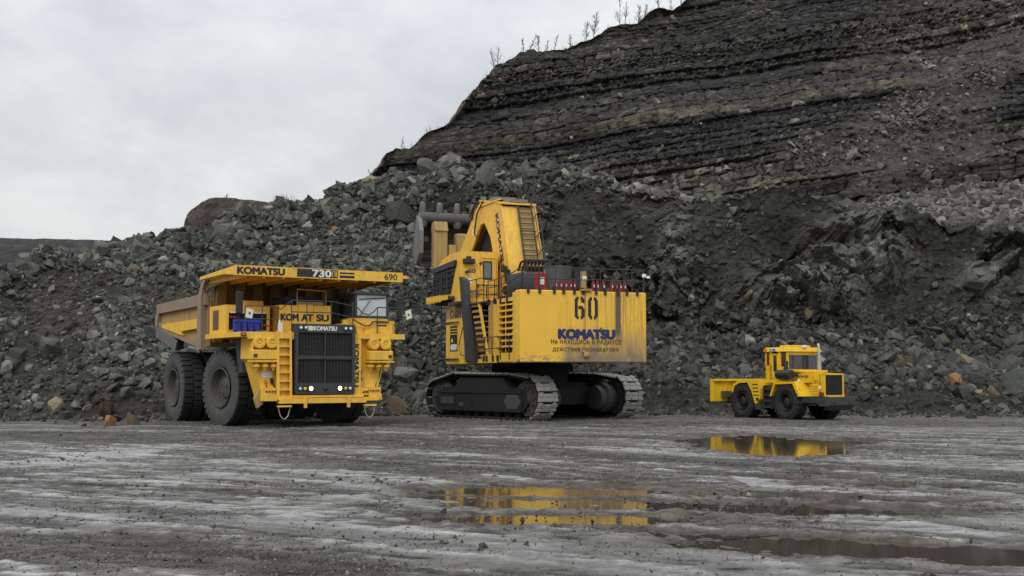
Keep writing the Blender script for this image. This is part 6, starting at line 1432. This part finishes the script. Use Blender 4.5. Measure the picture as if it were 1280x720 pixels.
NAMED = [  # picture spot, width in pixels, colour, label
 (138, 527, 20, 'orange', 'rounded orange brown boulder on the mud edge left of the dump truck', 1), (105, 531, 9, 'tan', 'small tan stone on the road just left of the orange boulder', 1), (166, 528, 12, 'brown', 'brown block lying between the orange boulder and the dump truck wheel', 1),
 (70, 506, 30, 'tan', 'large tan slab low on the left bank above the orange boulder', 0), (48, 507, 18, 'pale grey', 'pale slab leaning beside the large tan slab at left', 0), (91, 490, 20, 'dark grey', 'dark block with pale top behind the large tan slab', 0), (32, 504, 15, 'pale grey', 'flat pale slab left of the tan slab near the mud edge', 0),
 (8, 460, 26, 'pale grey', 'big pale wedge at the left edge of the photo half way up the bank', 0), (23, 447, 20, 'dark grey', 'dark block just above the pale wedge at the left edge', 0), (130, 512, 26, 'brown', 'broad brown slab on the bank directly above the orange boulder', 0), (62, 435, 30, 'greenish grey', 'large greenish block alone on the dark streak of the left bank', 0),
 (505, 468, 32, 'pale grey', 'large pale slab leaning between the dump truck and the crawler track', 0), (516, 444, 16, 'grey', 'upright grey block above the pale slab beside the dump truck', 0), (536, 459, 24, 'dark grey', 'dark wedge right of the pale slab and above the crawler track', 0), (493, 517, 28, 'brown', 'broad brown rock on the ground between truck wheel and crawler track', 0), (500, 497, 30, 'grey', 'grey block on top of the broad brown rock beside the truck wheel', 0),
 (522, 500, 24, 'greenish grey', 'greenish rock leaning against the left end of the crawler track', 0), (530, 518, 16, 'grey', 'low grey stone in front of the left end of the crawler track', 0), (492, 486, 24, 'dark grey', 'dark slanting block under the large pale slab', 0),
 (557, 204, 30, 'pale grey', 'tall pale block standing highest on the rubble crest', 0), (522, 206, 24, 'grey', 'big grey block on the crest left of the tall pale block', 0), (575, 217, 24, 'pale grey', 'pale slanted slab just below the tall crest block', 0), (606, 222, 30, 'grey', 'wide grey block under the crest right of the tall pale block', 0), (465, 224, 20, 'tan', 'tan slab at the left end of the crest below the pit wall', 0),
 (527, 241, 9, 'brown', 'brown stone above the bucket teeth beside a tiny yellow chip', 0), (535, 245, 7, 'orange', 'tiny yellow orange chip above the bucket teeth', 0), (498, 268, 26, 'dark grey', 'big dark slanted block left of the bucket', 0), (410, 264, 22, 'pale grey', 'pale block on the bank above the truck canopy', 0), (483, 242, 12, 'white', 'whitish stone on the upper bank left of the bucket', 0), (420, 286, 10, 'orange', 'small orange stone on the bank above the truck canopy', 0), (447, 258, 16, 'pale grey', 'pale chip shaped rock right of the pale block above the canopy', 0),
 (1190, 474, 27, 'orange', 'large orange brown boulder in the talus right of the tractor', 0), (1205, 457, 24, 'tan', 'tan boulder resting just above the large orange boulder', 0), (1222, 474, 30, 'dark grey', 'dark bluish boulder touching the right of the orange boulder', 0), (1206, 494, 18, 'dark grey', 'black rounded boulder below the orange boulder', 0), (1138, 478, 16, 'pale grey', 'pale grey block left of the orange boulder by the talus foot', 0), (1125, 453, 22, 'brown', 'brown wedge in the talus between the tractor and the orange boulder', 0),
 (1243, 456, 26, 'dark grey', 'dark pointed boulder right of the tan boulder', 0), (1262, 458, 22, 'grey', 'grey arched block at right with a pale flat top', 0), (1272, 444, 32, 'dark grey', 'big dark boulder at the right edge of the photo above the grey block', 0), (1262, 428, 22, 'grey', 'grey slab above the big dark boulder at the right edge', 0), (1222, 491, 14, 'tan', 'small tan stone below the dark bluish boulder', 0), (1105, 478, 12, 'pale grey', 'pale chip at the talus foot nearest the tractor bumper', 0), (1166, 474, 20, 'dark grey', 'dark blocky rock touching the left of the orange boulder', 0), (1270, 480, 30, 'greenish grey', 'low greenish block at the right edge near the talus foot', 0),
 (1215, 352, 26, 'grey', 'grey block sticking out of the bench face far right', 0), (1275, 362, 26, 'grey', 'grey slab in the face at the right edge of the photo', 0),
]
for (px, py, w, colr, lab, onground) in NAMED:
    P0 = at(px, py + w * .3, gY(min(py + w * .3, 540))) if onground else on_bank(px, py + w * .15)
    sz_ = w / FPX * P0.y / 2 * .92
    boulder((P0.x, P0.y, max(P0.z, 0.0)), sz_ * .95, colr, lab, None, (1, .9, 1.1), .3 if not onground else -.2, (random.uniform(-.5, .5), random.uniform(-.5, .5), random.uniform(-1.5, 1.5)), 'slab' not in lab)
# grouped boulders: alike within a zone, the label says colour, size and zone
ZONES = [((-60, 205), (300, 420), 'high on the bank at far left'), ((-60, 205), (420, 530), 'low on the bank at far left'), ((205, 300), (255, 335), 'on the bank behind the truck bed'), ((300, 470), (205, 335), 'on the bank above the truck canopy'), ((470, 640), (190, 255), 'on the rubble crest above the bucket'),
         ((470, 545), (255, 420), 'on the slope left of the bucket and cab'), ((500, 545), (420, 525), 'between truck and crawler track'), ((640, 830), (200, 335), 'in the bench face above the engine deck'), ((815, 900), (330, 520), 'in the talus between excavator and tractor blade'), ((900, 1060), (240, 432), 'in the face above the tractor'), ((1040, 1170), (400, 515), 'in the talus right of the tractor'), ((1170, 1330), (400, 515), 'around the orange boulder at right'), ((1060, 1330), (280, 400), 'in the upper face at right')]
p, nn, k = place(4000, 77); keep = ~((lf[k] < .5) & (p[:, 2] > 5.2) & (RNG.rand(len(k)) < .5)); p, nn, k = p[keep], nn[keep], k[keep]
bx, by = pix(p); rs2 = np.random.RandomState(9); cnt = 0
for q in range(len(p)):
    for (a, b), (c_, d_), ph in ZONES:
        if a <= bx[q] < b and c_ <= by[q] < d_: break
    else: continue
    if cnt >= 236: break
    face = lf[k[q]] < .5 and p[q, 2] > 5.5
    sz_ = rs2.uniform(.19, .40) * (1.6 if 'crest' in ph else 1) * (1.15 if face else 1)
    colr = rs2.choice(['dark grey', 'grey', 'greenish grey', 'pale grey', 'brown'], p=[.28, .33, .22, .12, .05] if not face else [.45, .3, .1, .1, .05])
    ax = rs2.uniform(.75, 1.25, 3); wide = ax[0] / ax[2]
    lab = '%s %s %s' % (('big ' if sz_ > .42 else 'medium ') + colr, 'slab' if wide > 1.25 else 'rock', ph)
    boulder(p[q] + nn[q] * sz_ * .1, sz_, colr, lab, '%s rocks %s' % (colr, ph), ax, .42); cnt += 1

# ================================================================== saplings on the skyline
M['bark'] = plain('bare_bark', (.10, .09, .08), .9, var=.3); M['birch'] = plain('pale_bark', (.42, .40, .36), .85, var=.2); M['drygrass'] = plain('dry_grass', (.16, .13, .08), .9, var=.3)
cr = WALL_P[len(HT) - 7]; crx, cry = pix(cr)
mo_row = mo[int(90 * .6)]; mox, moy = pix(mo_row)
def sapling(px, hpx, lean, nb, label, seed, mat='bark', where='wall', group='bare saplings on the pit wall skyline'):
    r = random.Random(seed)
    if where == 'wall': j = int(np.argmin(np.abs(crx - px))); base = Vector(cr[j])
    elif where == 'mound': j = int(np.argmin(np.abs(mox - px))); base = Vector(mo_row[j])
    else: base = on_bank(px, where)
    h = 1.2 * hpx / FPX * base.y; o = thing('bare_sapling', label, 'tree', base - Vector((0, 0, .15)), 0, group)
    m = MB(); top = Vector((lean * h, 0, h)); pts = [Vector((0, 0, 0))] + [top * f + Vector((r.uniform(-.04, .04), r.uniform(-.04, .04), 0)) * h for f in (.3, .6, .85)] + [top]
    m.tube(pts, [.042, .036, .03, .022, .012], 5); m.build('trunk', mat, o)
    m = MB()
    for k in range(int(nb * 1.6)):
        f = r.uniform(.12, .95); b = top * f; a = r.uniform(0, 6.28); l = h * r.uniform(.16, .36) * (1.1 - f * .6)
        e = b + Vector((math.cos(a) * l * .7, math.sin(a) * l * .7, l * .8)); m.tube([b, b.lerp(e, .5) + Vector((0, 0, -.03 * l)), e], [.020, .015, .009], 4)
        for _ in range(4):
            g = b.lerp(e, r.uniform(.3, .9)); m.tube([g, g + Vector((r.uniform(-.3, .3), r.uniform(-.3, .3), r.uniform(.15, .45))) * l], [.012, .007], 3)
    m.build('branches', mat, o); return o
for n_, (px, hp, ln, nb, lb, mt) in enumerate([
    (617, 22, -.18, 7, 'thin leaning bare sapling at the left end of the skyline row', 'bark'), (622, 22, .04, 6, 'straight thin sapling next to the leaning one at the skyline left end', 'bark'),
    (654, 16, -.05, 10, 'short bare sapling on the skyline left of a slanting one', 'bark'), (662, 17, .45, 9, 'strongly slanting bare sapling on the pit wall skyline', 'bark'), (673, 20, .0, 14, 'upright bare sapling right of the slanting one on the skyline', 'bark'), (684, 12, .1, 8, 'very small bare sapling between two taller ones on the skyline', 'bark'),
    (693, 17, .15, 7, 'thin bare sapling before the long empty stretch of skyline', 'bark'), (713, 14, .0, 12, 'small lone faint sapling mid skyline', 'bark'), (732, 22, .1, 16, 'bushy bare sapling left of a bushier one on the skyline', 'bark'), (742, 28, .12, 22, 'broadest bushy bare sapling on the skyline', 'bark'),
    (775, 30, .02, 9, 'tall slim sapling above the skyline step', 'bark'), (781, 26, .1, 8, 'slim sapling just right of the tallest one at the skyline step', 'bark'), (797, 20, .1, 22, 'dense twiggy bush right of the slim saplings', 'bark'), (805, 16, .2, 14, 'low twiggy bush beside the dense bush on the skyline', 'bark'), (824, 22, -.02, 9, 'single dark straight sapling near the top edge of the photo', 'bark'), (838, 16, .05, 7, 'slim sapling second from the end of the skyline row', 'bark'), (851, 14, .1, 7, 'last slim sapling where the skyline leaves the photo', 'bark')]):
    sapling(px, hp, ln, nb, lb, 900 + n_, mt)
sapling(503, 14, .05, 10, 'pale small tree alone low on the left flank of the pit wall', 950, 'birch', group=None); sapling(465, 8, -.5, 5, 'tiny leaning twig at the foot of the pit wall flank', 951, 'bark', group=None)
sapling(281, 7, .5, 8, 'wind bent shrub on top of the brown mound', 952, 'bark', 'mound', None)
rg_ = random.Random(77); m = MB()
for _ in range(420):                                                # dry brush along the rim of the wall
    j = int(np.argmin(np.abs(crx - rg_.uniform(500, 870)))); b = Vector(cr[j]) + Vector((rg_.uniform(-.3, .3), rg_.uniform(0, 2.5), -.1)); h_ = rg_.uniform(.15, .7) * (1.5 if rg_.random() < .15 else 1)
    m.tube([b, b + Vector((rg_.uniform(-.2, .2), 0, h_))], [.022, .008], 3)
tag(m.build('rim_grass', 'drygrass'), 'dry grass and brush along the rim of the pit wall', 'grass', None, 'stuff')
def tuft(px, py, label, seed):
    r = random.Random(seed); b = on_bank(px, py); o = MB()
    for k in range(26):
        x = r.uniform(-.5, .5); o.tube([(x, r.uniform(-.1, .1), 0), (x + r.uniform(-.15, .15), 0, r.uniform(.3, .75))], [.018, .006], 3)
    ob = o.build('dry_grass_tuft', 'drygrass', None, None, b); tag(ob, label, 'grass tuft'); return ob
tuft(351, 251, 'dry grass tuft on the rubble crest left of the pit wall', 961); tuft(362, 248, 'second dry grass tuft to the right on the same rubble crest', 962)

# ================================================================== light
w = bpy.data.worlds.new('World'); scene.world = w; w.use_nodes = True; nt = w.node_tree
for n in list(nt.nodes): nt.nodes.remove(n)
out = nt.nodes.new('ShaderNodeOutputWorld'); sky = nt.nodes.new('ShaderNodeTexSky'); sky.sky_type = 'NISHITA'; sky.sun_disc = False
SUN_EL, SUN_AZ = R(42), R(200)      # azimuth clockwise from +Y
sky.sun_elevation = SUN_EL; sky.sun_rotation = SUN_AZ; sky.air_density = 1; sky.dust_density = 4
b1 = nt.nodes.new('ShaderNodeBackground'); b1.inputs[1].default_value = .06; L(nt, sky.outputs[0], b1.inputs[0])
tc = nt.nodes.new('ShaderNodeTexCoord'); sp = nt.nodes.new('ShaderNodeSeparateXYZ'); L(nt, tc.outputs['Generated'], sp.inputs[0])
mp = nt.nodes.new('ShaderNodeMapping'); mp.inputs['Scale'].default_value = (1, 1, 1.7); L(nt, tc.outputs['Generated'], mp.inputs[0])
na = noise(nt, 2.6, 6, .55, mp.outputs[0], .5); nb_ = noise(nt, 9, 5, .6, mp.outputs[0], .3)
cl = math_(nt, 'ADD', math_(nt, 'MULTIPLY', na.outputs[0], .7), math_(nt, 'MULTIPLY', nb_.outputs[0], .3))
ccol = ramp(nt, cl, [(.38, (.49, .535, .58)), (.47, (.60, .635, .66)), (.54, (.68, .705, .72)), (.62, (.80, .81, .815))])
el = ramp(nt, sp.outputs['Z'], [(0, .46), (.08, .51), (.20, .56), (.36, .72), (.70, 1.0), (1, 1.0)])
g = mix(nt, 1.0, ccol.outputs[0], el.outputs[0], 'MULTIPLY')
b2 = nt.nodes.new('ShaderNodeBackground'); b2.inputs[1].default_value = 1.98; L(nt, g, b2.inputs[0])
ms = nt.nodes.new('ShaderNodeMixShader'); ms.inputs[0].default_value = .93; L(nt, b1.outputs[0], ms.inputs[1]); L(nt, b2.outputs[0], ms.inputs[2]); L(nt, ms.outputs[0], out.inputs[0])
sl_ = bpy.data.lights.new('sun', 'SUN'); sl_.energy = 1.3; sl_.angle = R(25); sl_.color = (1, .96, .90)
so = bpy.data.objects.new('sun', sl_); COL.objects.link(so)
dirv = Vector((math.sin(SUN_AZ) * math.cos(SUN_EL), math.cos(SUN_AZ) * math.cos(SUN_EL), math.sin(SUN_EL)))
so.rotation_euler = dirv.to_track_quat('Z', 'Y').to_euler(); so.location = dirv * 60
vs = scene.view_settings; vs.view_transform = 'Standard'; vs.look = 'None'; vs.exposure = 0; vs.gamma = 1
scene.display_settings.display_device = 'sRGB'
scene.cycles.max_bounces = 6; scene.cycles.caustics_reflective = False; scene.cycles.caustics_refractive = False
